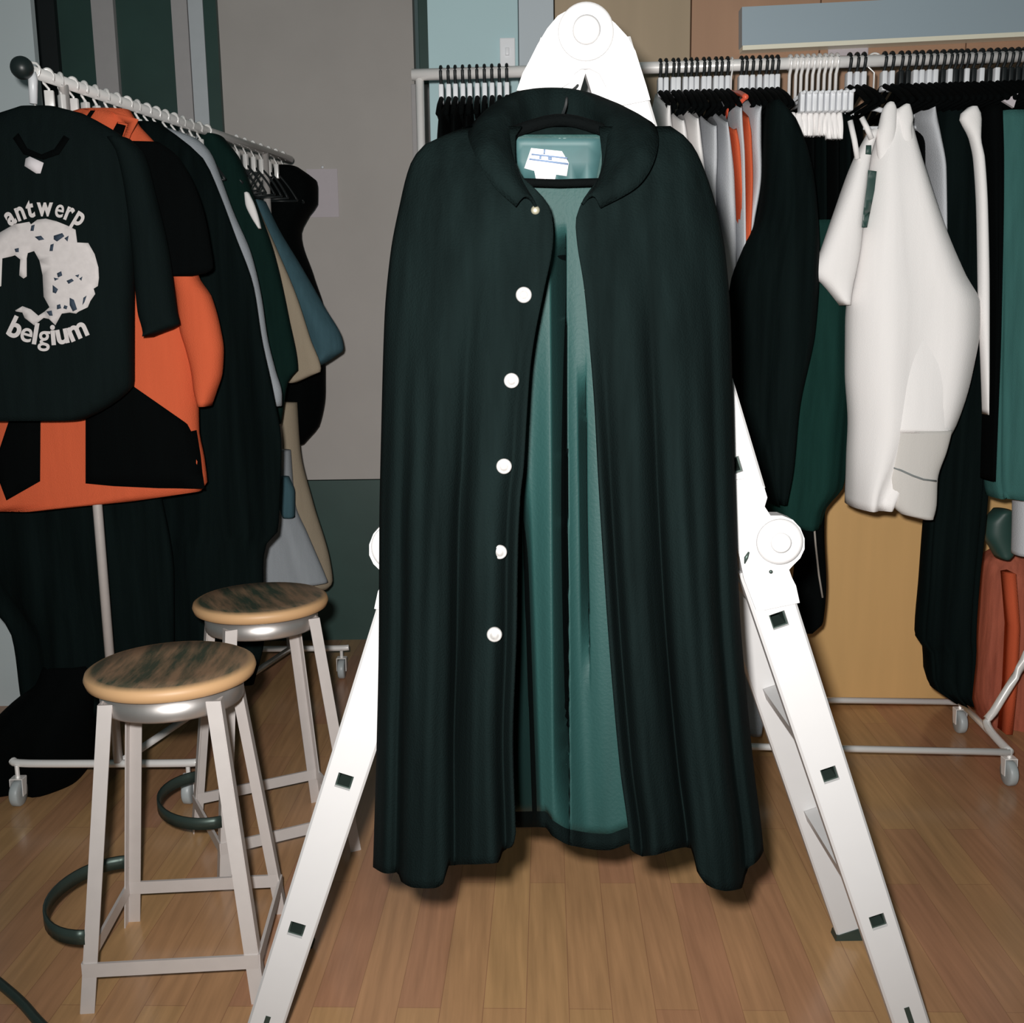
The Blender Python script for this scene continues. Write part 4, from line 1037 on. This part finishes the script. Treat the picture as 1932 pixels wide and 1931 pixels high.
def arc_text(txt, cx, cy, r, a0, a1, size, flip, parent, name):
    """letters along an arc in picture units, laid onto the shirt"""
    n = len(txt); bm = bmesh.new()
    # widths
    obs = []
    for ch in txt:
        cu = bpy.data.curves.new('t', 'FONT'); cu.body = ch; cu.size = 1.0; cu.offset = 0.012 if ch in 'eg' else 0.034
        o = bpy.data.objects.new('t', cu); COL.objects.link(o)
        bpy.context.view_layer.update()
        me = bpy.data.meshes.new_from_object(o.evaluated_get(bpy.context.evaluated_depsgraph_get()))
        vs = [v.co.copy() for v in me.vertices]; fs = [tuple(p.vertices) for p in me.polygons]
        bpy.data.objects.remove(o); bpy.data.curves.remove(cu); bpy.data.meshes.remove(me)
        x0 = min(v.x for v in vs); x1 = max(v.x for v in vs)
        obs.append((vs, fs, x0, x1))
    tot = sum(o[3]-o[2] for o in obs)+0.06*(n-1)
    pos = 0.0
    for vs, fs, x0, x1 in obs:
        w = x1-x0; mid = (pos+w/2)/tot; pos += w+0.06
        a = lerp(a0, a1, mid)
        k = r*abs(a1-a0)/tot      # px per unit along the arc
        ca, sa = cos(a), sin(a)
        ux, uy = (-sa, ca) if not flip else (sa, -ca)   # tangent, reading direction
        vx, vy = (ca, sa) if not flip else (-ca, -sa)   # letter up
        m_ = []
        for v in vs:
            lx = (v.x-(x0+x1)/2)*k; ly = v.y*size
            X = cx+r*ca+ux*lx+vx*ly; Yp = cy+r*sa+uy*lx+vy*ly
            m_.append(bm.verts.new(stick(bt, X, Yp, 0.006, 2.55)))
        for f in fs:
            try: bm.faces.new([m_[i] for i in f])
            except ValueError: pass
    r_ = bmesh.ops.extrude_face_region(bm, geom=bm.faces[:])
    for q in r_['geom']:
        if isinstance(q, bmesh.types.BMVert): q.co += Vector((0, -0.0012, 0))
    return build(name, bm, PRINT, parent, smooth_=False)
arc_text('antwerp', 86, 524, 117, radians(-124), radians(-55), 50, False, ts, 'lettering')
arc_text('belgium', 92, 494, 156, radians(120), radians(60), 54, True, ts, 'lettering')
# chrome hook of the t-shirt hanger in front of the fabric
th = empty('clothes_hanger', LA+dL*0.02, 'chrome hanger holding the printed t-shirt at the near end of the short rail', 'hanger')
bm = bmesh.new(); q = LA+dL*0.02
P = [q+Vector((0.012, 0, -0.012)), q+Vector((0.019, 0, 0.004)), q+Vector((0.012, 0, 0.018)), q+Vector((-0.006, 0, 0.019)), q+Vector((-0.015, 0, 0.006)), q+Vector((-0.004, 0.0, -0.02)), at(66, 168, q.y), at(66, 205, q.y)]
tube(bm, catmull(P, 30), 0.003, 8); build('hook', bm, CHROME, th)
bm = bmesh.new(); tube(bm, catmull([at(-40, 262, q.y), at(10, 230, q.y), at(66, 206, q.y), at(130, 226, q.y), at(196, 262, q.y)], 20), 0.005, 8); build('shoulder_bar', bm, PLASW, th)
bm = bmesh.new(); tube(bm, [at(63, 135, q.y-.02), at(62, 150, q.y-.02), at(63, 196, q.y-.02)], [0.006, 0.011, 0.009], 10); build('hook_sleeve', bm, PLASW, th)

# dark bag on the floor under the short rack
hung('duffel_bag', 'black soft bag slumped on the floor under the short rack at the left edge', 'bag',
     [(1252, 86, 172), (1285, 74, 182), (1320, 30, 184), (1360, -10, 182), (1400, -40, 180), (1440, -44, 170), (1470, -30, 150)], 2.92, [(0, 0.05), (0.5, 0.14), (1, 0.12)], JET, folds=((0.012, 7, 2),), e=0.75)
